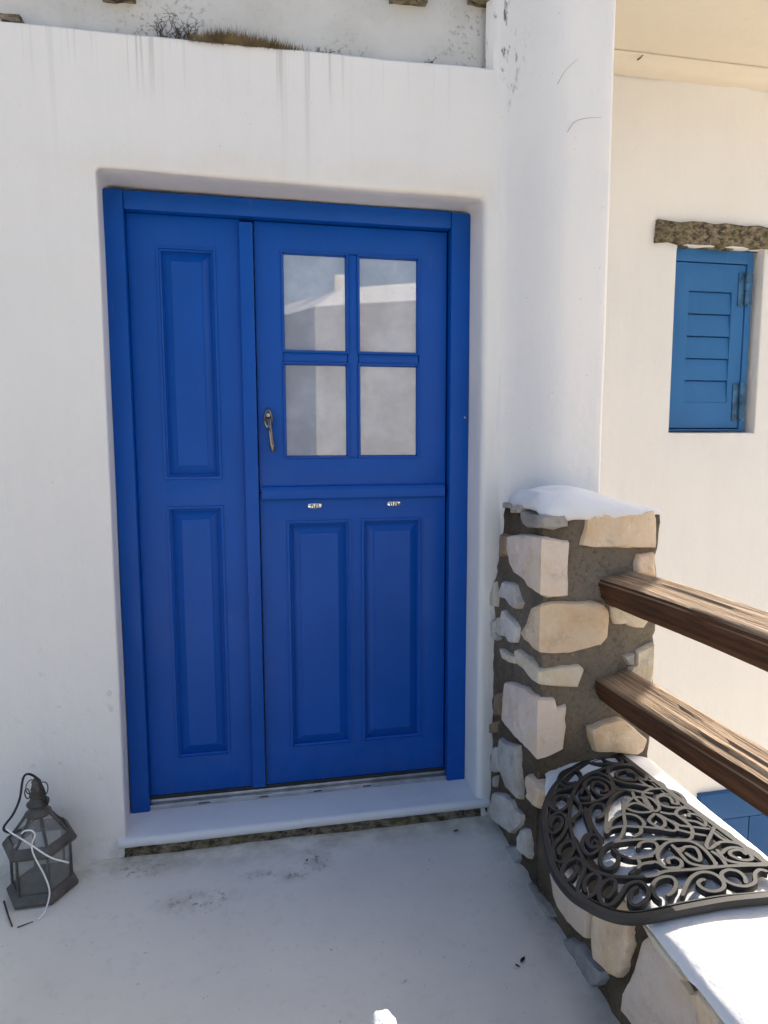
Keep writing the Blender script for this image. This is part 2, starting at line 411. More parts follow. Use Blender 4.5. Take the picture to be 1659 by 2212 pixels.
def wall_mesh():
    bm = bmesh.new(); rings = []
    def ring(f): rings.append([bm.verts.new(f(p)) for p in path])
    def sx(p): return p[0]+(p[2]*.013 if p[2] < 0 else 0)
    def sz(p): return p[1]+p[3]*.006
    ring(lambda p: (sx(p), .22, sz(p)))
    ring(lambda p: (sx(p), .12, sz(p)))
    ring(lambda p: ((sx(p)+p[0])/2, .06, (sz(p)+p[1])/2))
    for k in range(7):       # rounded arris
        a = math.pi/2*k/6
        ring(lambda p, a=a: (p[0]+p[2]*p[4]*(1-math.cos(a)), p[4]*(1-math.sin(a)), p[1]+p[3]*p[4]*(1-math.cos(a))))
    prev = [(v.co.x, v.co.z) for v in rings[-1]]
    for s in [.02, .05, .09, .14, .2, .27, .35, .44, .54, .65, .77, .89, 1.0]:
        row = []
        for (x, z), p in zip(prev, path):
            X = x+(p[5]-x)*s; Z = z+(p[6]-z)*s
            fade = min(1, s*6)*(1 if s < 1 else 0)
            row.append(bm.verts.new((X, fade*(.005*nz(X, 0, Z, 2.1)+.0025*nz(X, 4, Z, 6)), Z)))
        rings.append(row)
    for a, b in zip(rings, rings[1:]):
        for i in range(len(path)-1): bm.faces.new((a[i], a[i+1], b[i+1], b[i]))
    # the ledge turns back to the upper wall
    xs = [-4+i*.05 for i in range(int(5.34/.05)+1)]
    rows = [[bm.verts.new((x, y, ledge_z(x)+h)) for x in xs] for y, h in ((.001, .0), (.006, .006), (.016, .010), (.10, .016))]
    for a, b in zip(rows, rows[1:]):
        for i in range(len(xs)-1): bm.faces.new((a[i], a[i+1], b[i+1], b[i]))
    return bm
bm_obj('wall', wall_mesh(), M['plaster'], house, True, 60)
def sheet_xz(x0, x1, z0, z1, y, nx, nzn, amp, s):
    bm = bmesh.new(); g = []
    for j in range(nzn+1):
        z = z0+(z1-z0)*j/nzn
        g.append([bm.verts.new((x, y+amp*nz(x, 1, z, s)+amp*.4*nz(x, 3, z, s*4), z)) for x in [x0+(x1-x0)*i/nx for i in range(nx+1)]])
    for j in range(nzn):
        for i in range(nx): bm.faces.new((g[j][i], g[j][i+1], g[j+1][i+1], g[j+1][i]))
    return bm
tag(bm_obj('upper_wall', sheet_xz(-4, 1.335, 2.39, 2.95, .052, 200, 30, .008, 3.0), M['plaster_upper'], house, True), 'weathered grey upper wall set back above the ledge')
# body of the house: side walls, back and flat roof
bm = bmesh.new()
add_box(bm, -4.0, 1.56, .35, 4.5, -2.7, 2.93)
bm_obj('house_body', bm, M['plaster_far'], house)
bm = bmesh.new(); add_box(bm, -4.05, 1.60, -.03, 4.55, 2.952, 3.10, .02)
bm_obj('roof', bm, M['plaster_upper'], house, True, 40)
# rounded pilaster at the corner
def pilaster():
    bm = bmesh.new(); rings = []
    nzs = 60
    for j in range(nzs+1):
        z = -.3+(2.95+.3)*j/nzs
        lean = max(0, min(1, (2.6-z)/1.5))*.035
        xl = 1.236+lean+.006*nz(2, 0, z, 3)
        pr = [(xl-.045, .03), (xl-.03, .002)]
        pr += [(xl-.012, -.003), (xl-.002, -.008), (xl+.010, -.018), (xl+.032, -.043), (xl+.056, -.071)]
        for k in range(1, 10):
            q = k/9; b0, b1, b2 = (1-q)**2, 2*q*(1-q), q*q
            pr.append((xl+.056*b0+.1116*b1+.165*b2, -.071*b0-.136*b1-.136*b2))
        fx = xl+.165
        xr = 1.548
        for k in range(1, 7):
            pr.append((fx+(xr-.014-fx)*k/6, -.136+.003*nz(fx+k*.03, 2, z, 5)))
        xe = xr+.004*nz(5, 0, z, 2)
        pr += [(xe-.006, -.133), (xe-.001, -.127), (xe, -.11), (xe+.002, .3), (xe+.004, 1.02)]
        wob = .004*nz(8, 0, z, 1.5)
        rings.append([Vector((x+(.002*nz(x*4, 0, z, 4)), y+(wob if y < 0 else 0), z)) for x, y in pr])
    add_loft(bm, rings, False, False)
    return bm
tag(bm_obj('pilaster', pilaster(), M['plaster_pilaster'], house, True, 50), 'rounded white pilaster at the house corner')
# hairline cracks and schist stones in the upper wall
def crack(pts, r=.0012):
    bm = bmesh.new(); add_tube(bm, catmull(pts, 5), r, 5, r*.4)
    bm_obj('crack', bm, M['twig'], house)
crack([(1.36, -.1365, 2.334), (1.385, -.1372, 2.375), (1.425, -.1372, 2.412)], .0006)
crack([(1.395, -.1372, 2.20), (1.42, -.1372, 2.232), (1.46, -.1366, 2.246), (1.506, -.1372, 2.252)], .0006)
def rough_slab(x0, x1, y0, y1, z0, z1, seed, amp=.008, n=14):
    bm = bmesh.new(); bmesh.ops.create_cube(bm, size=1.0)
    bmesh.ops.subdivide_edges(bm, edges=list(bm.edges), cuts=n//2, use_grid_fill=True)
    for v in bm.verts:
        p = Vector((x0+(v.co.x+.5)*(x1-x0), y0+(v.co.y+.5)*(y1-y0), z0+(v.co.z+.5)*(z1-z0)))
        d = noise.noise_vector(Vector((p.x*18+seed, p.y*18, p.z*22)))*amp + noise.noise_vector(Vector((p.x*60+seed, p.y*60, p.z*60)))*amp*.4
        v.co = p+Vector((d.x, d.y*.6, d.z))
    return bm
for i, (x0, x1, z0, h) in enumerate(((.045, .135, 2.530, .07), (.885, 1.0, 2.618, .06), (1.135, 1.205, 2.645, .05), (-.215, -.165, 2.425, .018))):
    bm_obj('roof_stone', rough_slab(x0, x1, .01, .12, z0, z0+h, i*7.3, .006), M['schist'], house, True)

# ------------------------------------------------------------------ recessed porch with the shutter window
porch = thing('porch', 'cream wall and ceiling of the recess right of the pilaster, around the blue shutter', 'porch')
PY = 1.0
def porch_wall():
    bm = bmesh.new(); rings = []
    wx0, wx1, wz0, wz1 = 2.562, 3.072, 1.312, 2.262
    ox0, ox1, oz0, oz1 = 1.50, 4.16, -2.75, 3.32
    N = 24; pts = []
    def seg(a, b, oa, ob, nrm):
        for i in range(N):
            t = i/N
            pts.append((a[0]+(b[0]-a[0])*t, a[1]+(b[1]-a[1])*t, nrm[0], nrm[1], oa[0]+(ob[0]-oa[0])*t, oa[1]+(ob[1]-oa[1])*t))
    seg((wx0, wz0), (wx0, wz1), (ox0, oz0), (ox0, oz1), (-1, 0)); seg((wx0, wz1), (wx1, wz1), (ox0, oz1), (ox1, oz1), (0, 1))
    seg((wx1, wz1), (wx1, wz0), (ox1, oz1), (ox1, oz0), (1, 0)); seg((wx1, wz0), (wx0, wz0), (ox1, oz0), (ox0, oz0), (0, -1))
    r = .008
    for yy in (.14, .05): rings.append([Vector((p[0]+.003*nz(p[0], 0, p[1], 8), PY+yy, p[1])) for p in pts])
    for k in range(5):
        a = math.pi/2*k/4
        rings.append([Vector((p[0]+p[2]*r*(1-math.cos(a)), PY+r*(1-math.sin(a)), p[1]+p[3]*r*(1-math.cos(a)))) for p in pts])
    for s in (.05, .12, .2, .3, .42, .56, .72, .88, 1.0):
        row = []
        for p in pts:
            X = p[0]+p[2]*r+(p[4]-p[0])*s; Z = p[1]+p[3]*r+(p[5]-p[1])*s
            row.append(Vector((X, PY+min(1, s*8)*(.010*nz(X, 0, Z, 1.3)+.003*nz(X, 0, Z, 5)), Z)))
        rings.append(row)
    add_loft(bm, rings, True, False)
    return bm
bm_obj('porch_wall', porch_wall(), M['plaster_warm'], porch, True, 60)
bm = bmesh.new()      # the ceiling is the underside of the slab; its wavy foot meets the wall in a soft cove
ze = 3.10
bm2 = bmesh.new()
edge = [(1.56, -.02), (3.95, -.02), (4.15, .99), (4.15, 4.5), (1.56, 4.5)]
lo = [bm.verts.new((x, y, ze)) for x, y in edge]; hi = [bm.verts.new((x, y, ze+.16)) for x, y in edge]
bm.faces.new(lo); bm.faces.new(hi)
for i in range(len(edge)): bm.faces.new((lo[i], lo[(i+1) % len(edge)], hi[(i+1) % len(edge)], hi[i]))
bm2.free()
bm_obj('ceiling', bm, M['ceiling'], porch)
bm = bmesh.new(); rows = []      # plaster cove between wall and ceiling
for k in range(7):
    a = math.pi/2*k/6
    rows.append([Vector((1.52+i*.06, PY-.07*(1-math.sin(a))-.004+.004*nz(i*.06, k*.1, 0, 2), ze-.07*(1-math.cos(a))-.003)) for i in range(45)])
add_loft(bm, rows, False, False)
bm_obj('cove', bm, M['ceiling'], porch, True)
box('porch_body', M['plaster_warm'], porch, 1.57, 4.155, 1.16, 4.5, -2.75, 3.095, 0)
bm_obj('window_lintel', rough_slab(2.435, 3.32, PY-.022, PY+.10, 2.262, 2.366, 3.3, .011, 26), M['schist'], porch, True)
bm = bmesh.new(); add_tube(bm, catmull([(2.272, PY-.006, 3.095), (2.283, PY-.05, 3.085), (2.292, PY-.065, 3.095)], 5), .004, 6, .002)
bm_obj('ceiling_hook', bm, M['cable'], porch, True)

# ------------------------------------------------------------------ shutter
sh = thing('window_shutter', 'closed light blue slatted shutter under the mossy stone lintel', 'shutter', (2.81, PY+.05, 1.318))
SY = PY+.052
bm = bmesh.new()      # outer frame
for b in ((2.566, 2.588, 1.322, 2.258), (3.012, 3.046, 1.322, 2.258), (2.588, 3.012, 2.196, 2.258), (2.588, 3.012, 1.322, 1.332)):
    add_box(bm, b[0], b[1], SY-.004, SY+.06, b[2], b[3], .002)
bm_obj('frame', bm, M['blue_shutter'], sh, True, 40)
def plate_with_holes(x0, x1, z0, z1, holes, y0, y1, bm=None):
    bm = bm or bmesh.new()
    xs = sorted({x0, x1, *[h[0] for h in holes], *[h[1] for h in holes]}); zs = sorted({z0, z1, *[h[2] for h in holes], *[h[3] for h in holes]})
    V = {}
    def v(x, y, z):
        k = (round(x, 5), round(y, 5), round(z, 5))
        if k not in V: V[k] = bm.verts.new((x, y, z))
        return V[k]
    def solid(i, j):
        if i < 0 or j < 0 or i >= len(xs)-1 or j >= len(zs)-1: return False
        cx, cz = (xs[i]+xs[i+1])/2, (zs[j]+zs[j+1])/2
        return not any(h[0] < cx < h[1] and h[2] < cz < h[3] for h in holes)
    for i in range(len(xs)-1):
        for j in range(len(zs)-1):
            if not solid(i, j): continue
            a, b, c, d = xs[i], xs[i+1], zs[j], zs[j+1]
            bm.faces.new((v(a, y0, c), v(b, y0, c), v(b, y0, d), v(a, y0, d))); bm.faces.new((v(a, y1, c), v(a, y1, d), v(b, y1, d), v(b, y1, c)))
            if not solid(i-1, j): bm.faces.new((v(a, y0, c), v(a, y0, d), v(a, y1, d), v(a, y1, c)))
            if not solid(i+1, j): bm.faces.new((v(b, y0, c), v(b, y1, c), v(b, y1, d), v(b, y0, d)))
            if not solid(i, j-1): bm.faces.new((v(a, y0, c), v(a, y1, c), v(b, y1, c), v(b, y0, c)))
            if not solid(i, j+1): bm.faces.new((v(a, y0, d), v(b, y0, d), v(b, y1, d), v(a, y1, d)))
    bmesh.ops.recalc_face_normals(bm, faces=bm.faces)
    return bm
def bevel_sharp(bm, off=.0015, seg=2):
    es = [e for e in bm.edges if len(e.link_faces) == 2 and e.calc_face_angle(0) > .6]
    bmesh.ops.bevel(bm, geom=es, offset=off, segments=seg, affect='EDGES', profile=.6)
bm = plate_with_holes(2.594, 3.006, 1.338, 2.190, [(2.676, 2.932, 1.474, 2.050)], SY, SY+.035); bevel_sharp(bm)
bm_obj('stiles', bm, M['blue_shutter'], sh, True, 40)
for k in range(5):
    z0 = 1.474+k*.1152; bm = bmesh.new()
    pr = [(SY+.0025, z0+.001), (SY+.013, z0+.110), (SY+.030, z0+.118), (SY+.028, z0+.001)]
    add_loft(bm, [[Vector((2.6765, y, z)) for y, z in pr], [Vector((2.9315, y, z)) for y, z in pr]])
    bm_obj('slat', bm, M['blue_shutter'], sh)
box('backing', M['dark_gap'], sh, 2.588, 3.012, SY+.045, SY+.055, 1.332, 2.196, 0)
for zc, hh in ((2.065, .085), (1.475, .10)):
    hp = box('hinge', M['hinge'], sh, 2.965, 3.000, SY-.006, SY, zc-hh, zc+hh, .002)
    box('leaf_plate', M['hinge'], hp, 3.016, 3.044, SY-.011, SY-.0045, zc-hh, zc+hh*.95, .002)
    bm = bmesh.new()
    for q0, q1 in ((-hh*.9, -.012), (-.008, .03), (.034, hh*1.05)):
        add_tube(bm, [(3.008, SY-.012, zc+q0), (3.008, SY-.012, zc+q1)], .010, 10)
    bm_obj('barrel', bm, M['hinge'], hp, True, 40)
    bm = bmesh.new()
    bm.free()
    for q in (-.7, 0, .7):
        bm = bmesh.new(); add_tube(bm, [(2.982, SY-.010, zc+hh*q), (2.982, SY-.005, zc+hh*q)], .005, 8)
        bm_obj('screw', bm, M['hinge'], hp)

# lower blue gate, in the courtyard below
gate = thing('lower_gate', 'darker blue boarded door low on the cream wall, half hidden behind the wooden rails', 'door', (3.4, PY-.03, -2.7))
box('frame', M['blue_lower'], gate, 2.835, 4.3, PY-.035, PY+.01, -.86, -.705, .003)
for a, b in ((2.835, 3.155), (3.161, 3.48), (3.486, 3.80), (3.806, 4.3)):
    box('board', M['blue_lower'], gate, a, b, PY-.03, PY+.01, -2.7, -.866, .003)

# ------------------------------------------------------------------ blue door
door = thing('blue_door', 'deep blue wooden double door with four glass panes and a fixed side leaf', 'door', (.592, .17, .0))
JF, LF = .14, .171       # faces of jamb and leaf
B = M['blue']
box('jamb', B, door, -.001, .0585, JF, .215, -.002, 2.047, .004)
jr = box('jamb', B, door, 1.1165, 1.1845, JF, .215, -.002, 2.043, .004)
box('head_rail', B, door, .0600, 1.1150, JF+.002, .215, 1.990, 2.046, .004)
bm = bmesh.new(); add_tube(bm, [(1.170, JF-.0015, 1.353), (1.170, JF+.002, 1.353)], .0035, 10)
bm_obj('screw', bm, M['chrome'], jr)
def moulding(name, parent, x0, x1, z0, z1, y, w, prof):
    """mitred frame lining a rectangular hole: prof = (inset, depth) steps from the face inward"""
    bm = bmesh.new()
    rings = [[Vector((x0+i, y+d, z0+i)), Vector((x1-i, y+d, z0+i)), Vector((x1-i, y+d, z1-i)), Vector((x0+i, y+d, z1-i))] for i, d in prof]
    add_loft(bm, rings, True, False)
    return bm_obj(name, bm, B, parent)
PROF = [(-.004, .0), (-.003, -.0045), (.004, -.005), (.0055, .001), (.0105, .005), (.012, .017)]
def field(parent, x0, x1, z0, z1, y):
    """raised and fielded panel"""
    bm = bmesh.new()
    steps = [(.008, .017), (.0145, .017), (.040, .0055), (.0415, .003)]
    rings = [[Vector((x0+i, y+d, z0+i)), Vector((x1-i, y+d, z0+i)), Vector((x1-i, y+d, z1-i)), Vector((x0+i, y+d, z1-i))] for i, d in steps]
    rv = add_loft(bm, rings, True, False); bm.faces.new(rv[-1])
    o = bm_obj('panel', bm, B, parent)
    moulding('moulding', parent, x0, x1, z0, z1, y, 0, PROF)
    return o
sp = [(.150, .328, 1.150, 1.889), (.153, .329, .177, 1.052)]
bm = plate_with_holes(.0600, .410, .050, 1.988, sp, LF, LF+.045); bevel_sharp(bm)
side = bm_obj('side_leaf', bm, B, door, True, 30)
for h in sp: field(side, *h, LF)
bm = bmesh.new(); add_box(bm, .407, .4515, LF-.020, LF+.03, .052, 1.976, .004)
add_box(bm, .4030, .4070, LF-.004, LF+.03, .052, 1.985, .001); bm_obj('astragal', bm, B, door, True, 40)
win = [(.549, .757, 1.575, 1.887), (.799, 1.004, 1.577, 1.888), (.551, .760, 1.224, 1.530), (.804, 1.005, 1.225, 1.530)]
holes = [(.541, 1.012, 1.214, 1.897)]
bm = plate_with_holes(.4550, 1.110, 1.100, 1.986, holes, LF+.002, LF+.045); bevel_sharp(bm)
upper = bm_obj('upper_leaf', bm, B, door, True, 30)
box('muntin', B, upper, .762, .798, LF+.004, LF+.036, 1.215, 1.896, .004)
for a, b in ((.542, .7605), (.7995, 1.011)): box('muntin', B, upper, a, b, LF+.0055, LF+.036, 1.535, 1.571, .004)
cells = [(.541, .763, 1.570, 1.897), (.797, 1.012, 1.570, 1.897), (.541, .763, 1.214, 1.536), (.797, 1.012, 1.214, 1.536)]
for c in cells:
    prof = [(-.003, -.001), (-.001, -.005), (.004, -.005), (.006, .003), (.0085, .009), (.0085, .020)]
    moulding('bead', upper, *c, LF+.003, 0, prof)
    bm = bmesh.new(); add_box(bm, c[0]+.006, c[1]-.006, LF+.015, LF+.020, c[2]+.006, c[3]-.006)
    bm_obj('pane', bm, M['pane'], upper)
lp = [(.547, .762, .178, .994), (.807, 1.022, .178, .996)]
bm = plate_with_holes(.4550, 1.110, .050, 1.096, lp, LF, LF+.045); bevel_sharp(bm)
lower = bm_obj('lower_leaf', bm, B, door, True, 30)
for h in lp: field(lower, *h, LF)
bm = bmesh.new()
pr = [(LF+.003, 1.072), (LF-.014, 1.073), (LF-.017, 1.077), (LF-.017, 1.106), (LF-.012, 1.116), (LF+.003, 1.119)]
add_loft(bm, [[Vector((.461, y, z)) for y, z in pr], [Vector((1.1035, y, z)) for y, z in pr]])
bm_obj('weather_bar', bm, B, door)
for xc, zc in ((.641, 1.049), (.921, 1.050)):      # small nickel catch plates
    bm = bmesh.new()
    ring = []
    for k in range(20):
        a = 2*math.pi*k/20; ring.append((abs(math.cos(a))**.5*math.copysign(.0235, math.cos(a)), abs(math.sin(a))**.5*math.copysign(.0085, math.sin(a))))
    add_loft(bm, [[Vector((xc+x, LF-.0005, zc+z)) for x, z in ring], [Vector((xc+x, LF-.003, zc+z)) for x, z in ring], [Vector((xc+x*.93, LF-.004, zc+z*.85)) for x, z in ring]])
    cp = bm_obj('catch_plate', bm, M['chrome'], lower, True, 40)
    bm = bmesh.new()
    for dx, tl in ((-.013, .12), (-.006, -.25), (.003, .25), (.011, -.1)):
        add_tube(bm, [(xc+dx-tl*.006, LF-.0045, zc-.0055), (xc+dx+tl*.006, LF-.0045, zc+.0055)], .0018, 6)
    bm_obj('slot', bm, M['dark_gap'], cp)
# lever handle hanging straight down from a pointed oval rose
def handle():
    bm = bmesh.new(); cx, cz, n = .4885, 1.348, 22
    shape = []
    for k in range(n):
        a = 2*math.pi*k/n; s = math.sin(a); c = math.cos(a)
        w = .0155*c*(1-.25*max(0, s)**2); shape.append((w*(1+.0*s), .036*s if s > 0 else .036*s*1.05))
    rings = []
    for f, d in ((1, 0), (1.0, -.004), (.9, -.008), (.72, -.009), (.62, -.0065), (.35, -.0065)):
        rings.append([Vector((cx+x*f, LF+d, cz+z*f)) for x, z in shape])
    add_loft(bm, rings); return bm
rose = bm_obj('handle', handle(), M['bronze'], upper, True, 40)
bm = bmesh.new(); add_tube(bm, [(.4885, LF-.006, 1.362), (.4885, LF-.012, 1.362)], .0085, 12); add_tube(bm, [(.4885, LF-.012, 1.362), (.4885, LF-.03, 1.358)], .0065, 12)
bm_obj('knob', bm, M['bronze'], rose, True, 40)
bm = bmesh.new(); rings = []
for t, w, th, y in ((0, .004, .003, -.020), (.10, .009, .006, -.026), (.3, .0065, .006, -.030), (.45, .0075, .006, -.030), (.8, .0085, .006, -.026), (.97, .0085, .006, -.024), (1.0, .005, .004, -.024)):
    z = 1.352-t*.115; x = .4895+.012*t
    rings.append([Vector((x+w*math.cos(2*math.pi*k/12), LF+y+th*math.sin(2*math.pi*k/12), z)) for k in range(12)])
add_loft(bm, rings); bm_obj('lever', bm, M['bronze'], rose, True, 50)
bm = bmesh.new(); add_tube(bm, [(.4985, LF+.002, 1.262), (.4985, LF-.024, 1.262)], .0055, 8); bm_obj('stay', bm, M['bronze'], rose, True, 40)
# metal threshold track
tr = box('track', M['alu'], door, .0590, 1.1160, .150, .215, .012, .020, .001)
box('track_lip', M['alu'], tr, .0590, 1.1160, .1485, .1545, .0095, .026, .001)
box('track_lip', M['alu'], tr, .0590, 1.1160, .1645, .1685, .0205, .038, .001)
box('seal', M['dark_gap'], tr, .0590, 1.1160, .1690, .1800, .0205, .049, .0)
for a, b in ((.22, .26), (.43, .46), (.62, .65), (.80, .83)): box('drain_slot', M['dark_gap'], tr, a, b, .1478, .1484, .016, .020, 0)

# ------------------------------------------------------------------ doorstep
step = thing('doorstep', 'white marble doorstep slab on a crumbling dark stone course under the blue door', 'step', (.6, .05, ZF))
def slab():
    bm = bmesh.new(); n = 60; rings = []
    for i in range(n+1):
        x = -.014+(1.229+.014)*i/n; e = .0025*nz(x, 0, 0, 9)+.002*nz(x, 5, 0, 30)
        pr = [(.235, -.022), (-.004+e, -.022), (-.011+e, -.018), (-.014+e, -.008), (-.013+e, .002), (-.007+e, .0085), (.0, .0100), (.235, .0105)]
        rings.append([Vector((x, y, z)) for y, z in pr])
    add_loft(bm, rings); return bm
bm_obj('slab', slab(), M['marble'], step, True, 50)
bm_obj('riser', rough_slab(.0, 1.222, .0, .15, -.075, -.0235, 11.0, .009, 40), M['schist'], step, True)

# ------------------------------------------------------------------ stone pier, low wall
STONES = [('wrap',[(-0.309,1.058),(-0.243,1.062),(-0.248,1.039),(-0.266,1.024),(-0.295,1.016)],[(1.258,1.061),(1.295,1.063),(1.305,1.044),(1.305,1.031),(1.262,1.022)],1.063,1.027,'grey'),('front',[(1.362,1.071),(1.38,1.074),(1.44,1.072),(1.468,1.072),(1.486,1.064),(1.519,1.063),(1.571,1.069),(1.58,1.046),(1.581,0.961),(1.49,0.962),(1.384,0.967),(1.344,0.976),(1.355,1.02),(1.359,1.055)],'tan'),('wrap',[(-0.304,0.997),(-0.221,0.986),(-0.144,0.969),(-0.143,0.929),(-0.172,0.884),(-0.209,0.863),(-0.295,0.856),(-0.32,0.843),(-0.375,0.841)],[(1.273,0.995),(1.307,0.989),(1.308,0.899),(1.307,0.83),(1.25,0.828)],1.003,0.834,'pink'),('wrap',[(-0.347,0.791),(-0.31,0.737),(-0.266,0.688),(-0.297,0.675),(-0.337,0.674)],[(1.258,0.815),(1.32,0.812),(1.382,0.812),(1.422,0.803),(1.44,0.78),(1.441,0.747),(1.439,0.703),(1.419,0.681),(1.359,0.668),(1.317,0.661),(1.268,0.664)],0.811,0.667,'tan'),('front',[(1.443,0.794),(1.497,0.791),(1.548,0.771),(1.568,0.74),(1.554,0.722),(1.525,0.725),(1.492,0.737),(1.456,0.739),(1.446,0.763)],'cream'),('front',[(1.525,0.943),(1.555,0.945),(1.58,0.946),(1.584,0.874),(1.558,0.878),(1.516,0.89),(1.516,0.926)],'tan'),('front',[(1.488,0.643),(1.528,0.651),(1.527,0.612),(1.508,0.611),(1.496,0.627)],'grey'),('front',[(1.533,0.654),(1.585,0.676),(1.592,0.621),(1.592,0.58),(1.585,0.531),(1.543,0.555),(1.509,0.582),(1.515,0.604),(1.531,0.613)],'cream'),('wrap',[(-0.323,0.634),(-0.239,0.631),(-0.221,0.62),(-0.232,0.589),(-0.301,0.585),(-0.366,0.577)],[(1.29,0.625),(1.355,0.624),(1.367,0.611),(1.349,0.558),(1.289,0.564)],0.619,0.574,'cream'),('wrap',[(-0.304,0.533),(-0.19,0.508),(-0.143,0.49),(-0.128,0.427),(-0.124,0.352),(-0.235,0.345),(-0.362,0.356)],[(1.276,0.531),(1.284,0.502),(1.313,0.508),(1.312,0.471),(1.317,0.443),(1.309,0.396),(1.305,0.372),(1.28,0.361)],0.535,0.347,'pink'),('front',[(1.388,0.433),(1.42,0.448),(1.478,0.457),(1.511,0.44),(1.581,0.377),(1.571,0.343),(1.553,0.332),(1.478,0.345),(1.405,0.359),(1.393,0.391)],'tan'),('left',[(-0.096,1.074),(-0.162,1.075),(-0.163,1.059),(-0.097,1.054)],'grey'),('left',[(-0.169,1.068),(-0.245,1.077),(-0.243,1.055),(-0.17,1.046)],'grey'),('left',[(-0.086,0.97),(-0.141,0.973),(-0.142,0.907),(-0.086,0.892),(-0.079,0.934)],'brown'),('left',[(-0.103,0.815),(-0.165,0.827),(-0.211,0.824),(-0.226,0.799),(-0.253,0.781),(-0.237,0.757),(-0.187,0.754),(-0.139,0.764),(-0.07,0.755),(-0.064,0.765)],'white'),('left',[(-0.031,0.8),(-0.047,0.742),(-0.041,0.713),(0.005,0.705),(0.002,0.753)],'white'),('left',[(-0.107,0.722),(-0.161,0.714),(-0.217,0.709),(-0.231,0.697),(-0.228,0.664),(-0.22,0.644),(-0.174,0.63),(-0.145,0.639),(-0.076,0.626),(-0.058,0.683),(-0.093,0.692)],'white'),('left',[(-0.013,0.661),(-0.048,0.672),(-0.055,0.631),(-0.081,0.616),(-0.046,0.597),(-0.011,0.603)],'white'),('left',[(-0.093,0.588),(-0.157,0.595),(-0.215,0.598),(-0.216,0.576),(-0.168,0.563),(-0.115,0.56)],'cream'),('left',[(-0.069,0.424),(-0.108,0.441),(-0.117,0.431),(-0.113,0.363),(-0.066,0.341),(-0.053,0.381)],'brown'),('left',[(-0.018,0.294),(-0.068,0.324),(-0.065,0.283),(-0.017,0.257)],'brown'),('left',[(-0.105,0.283),(-0.148,0.289),(-0.209,0.31),(-0.254,0.326),(-0.265,0.285),(-0.274,0.237),(-0.299,0.185),(-0.287,0.166),(-0.262,0.161),(-0.176,0.143),(-0.132,0.162),(-0.094,0.182),(-0.089,0.23)],'white'),('left',[(-0.066,0.231),(-0.039,0.219),(-0.02,0.12),(-0.043,0.126),(-0.085,0.151),(-0.087,0.178),(-0.082,0.21)],'white'),('left',[(-0.065,0.068),(-0.135,0.103),(-0.218,0.126),(-0.251,0.115),(-0.308,0.127),(-0.308,0.115),(-0.285,0.077),(-0.23,0.021),(-0.21,0.006),(-0.14,-0.012),(-0.066,-0.031),(-0.04,-0.02),(-0.051,0.031)],'white'),('left',[(-0.301,0.082),(-0.339,0.102),(-0.357,0.098),(-0.357,0.052),(-0.369,0.039),(-0.364,0.021),(-0.314,0.003),(-0.277,-0.001),(-0.272,0.034)],'white'),('left',[(-0.331,0.269),(-0.348,0.283),(-0.382,0.282),(-0.437,0.28),(-0.433,0.256),(-0.414,0.208),(-0.381,0.199),(-0.328,0.199),(-0.339,0.22),(-0.326,0.249)],'tan'),('left',[(-0.051,0.119),(-0.078,0.136),(-0.072,0.092),(-0.063,0.083),(-0.051,0.092)],'grey'),('left',[(-0.129,-0.09),(-0.212,-0.032),(-0.273,0.002),(-0.285,-0.033),(-0.267,-0.061),(-0.255,-0.096),(-0.195,-0.11),(-0.145,-0.115)],'blue'),('left',[(-0.34,-0.077),(-0.365,-0.051),(-0.411,-0.049),(-0.486,-0.033),(-0.527,-0.034),(-0.532,-0.037),(-0.498,-0.056),(-0.429,-0.074),(-0.367,-0.084)],'grey'),('left',[(-0.495,0.072),(-0.509,0.045),(-0.522,0.023),(-0.552,0.01),(-0.621,0.015),(-0.677,0.033),(-0.72,0.051),(-0.719,0.118),(-0.689,0.167),(-0.605,0.155)],'pink'),('left',[(-0.725,0.108),(-0.73,0.06),(-0.749,0.022),(-0.793,0.036),(-0.822,0.044),(-0.854,0.062),(-0.869,0.092),(-0.885,0.134),(-0.894,0.18),(-0.888,0.194),(-0.896,0.238),(-0.873,0.267),(-0.753,0.185)],'tan'),('left',[(-0.928,0.269),(-0.955,0.298),(-0.973,0.309),(-1.02,0.313),(-1.064,0.33),(-1.07,0.324),(-1.076,0.296),(-1.088,0.285),(-1.088,0.268),(-1.081,0.256),(-1.037,0.25),(-0.977,0.248),(-0.951,0.257)],'cream'),('left',[(-0.936,0.227),(-0.956,0.253),(-0.995,0.251),(-1.033,0.249),(-1.074,0.24),(-1.102,0.232),(-1.109,0.221),(-1.113,0.18),(-1.044,0.098),(-0.96,0.021),(-0.926,0.019),(-0.885,0.015),(-0.885,0.054),(-0.905,0.107),(-0.917,0.146),(-0.927,0.188)],'pink'),('left',[(-1.091,0.244),(-1.11,0.277),(-1.136,0.313),(-1.167,0.303),(-1.207,0.29),(-1.217,0.275),(-1.17,0.223),(-1.122,0.181),(-1.114,0.222)],'tan'),('left',[(-1.17,0.303),(-1.186,0.315),(-1.213,0.328),(-1.235,0.348),(-1.274,0.355),(-1.277,0.318),(-1.224,0.265),(-1.198,0.286)],'pink'),('left',[(-0.569,-0.073),(-0.623,-0.024),(-0.686,0.006),(-0.732,0.008),(-0.793,0.026),(-0.797,0.012),(-0.778,-0.022),(-0.737,-0.066),(-0.683,-0.07),(-0.611,-0.075)],'blue')]
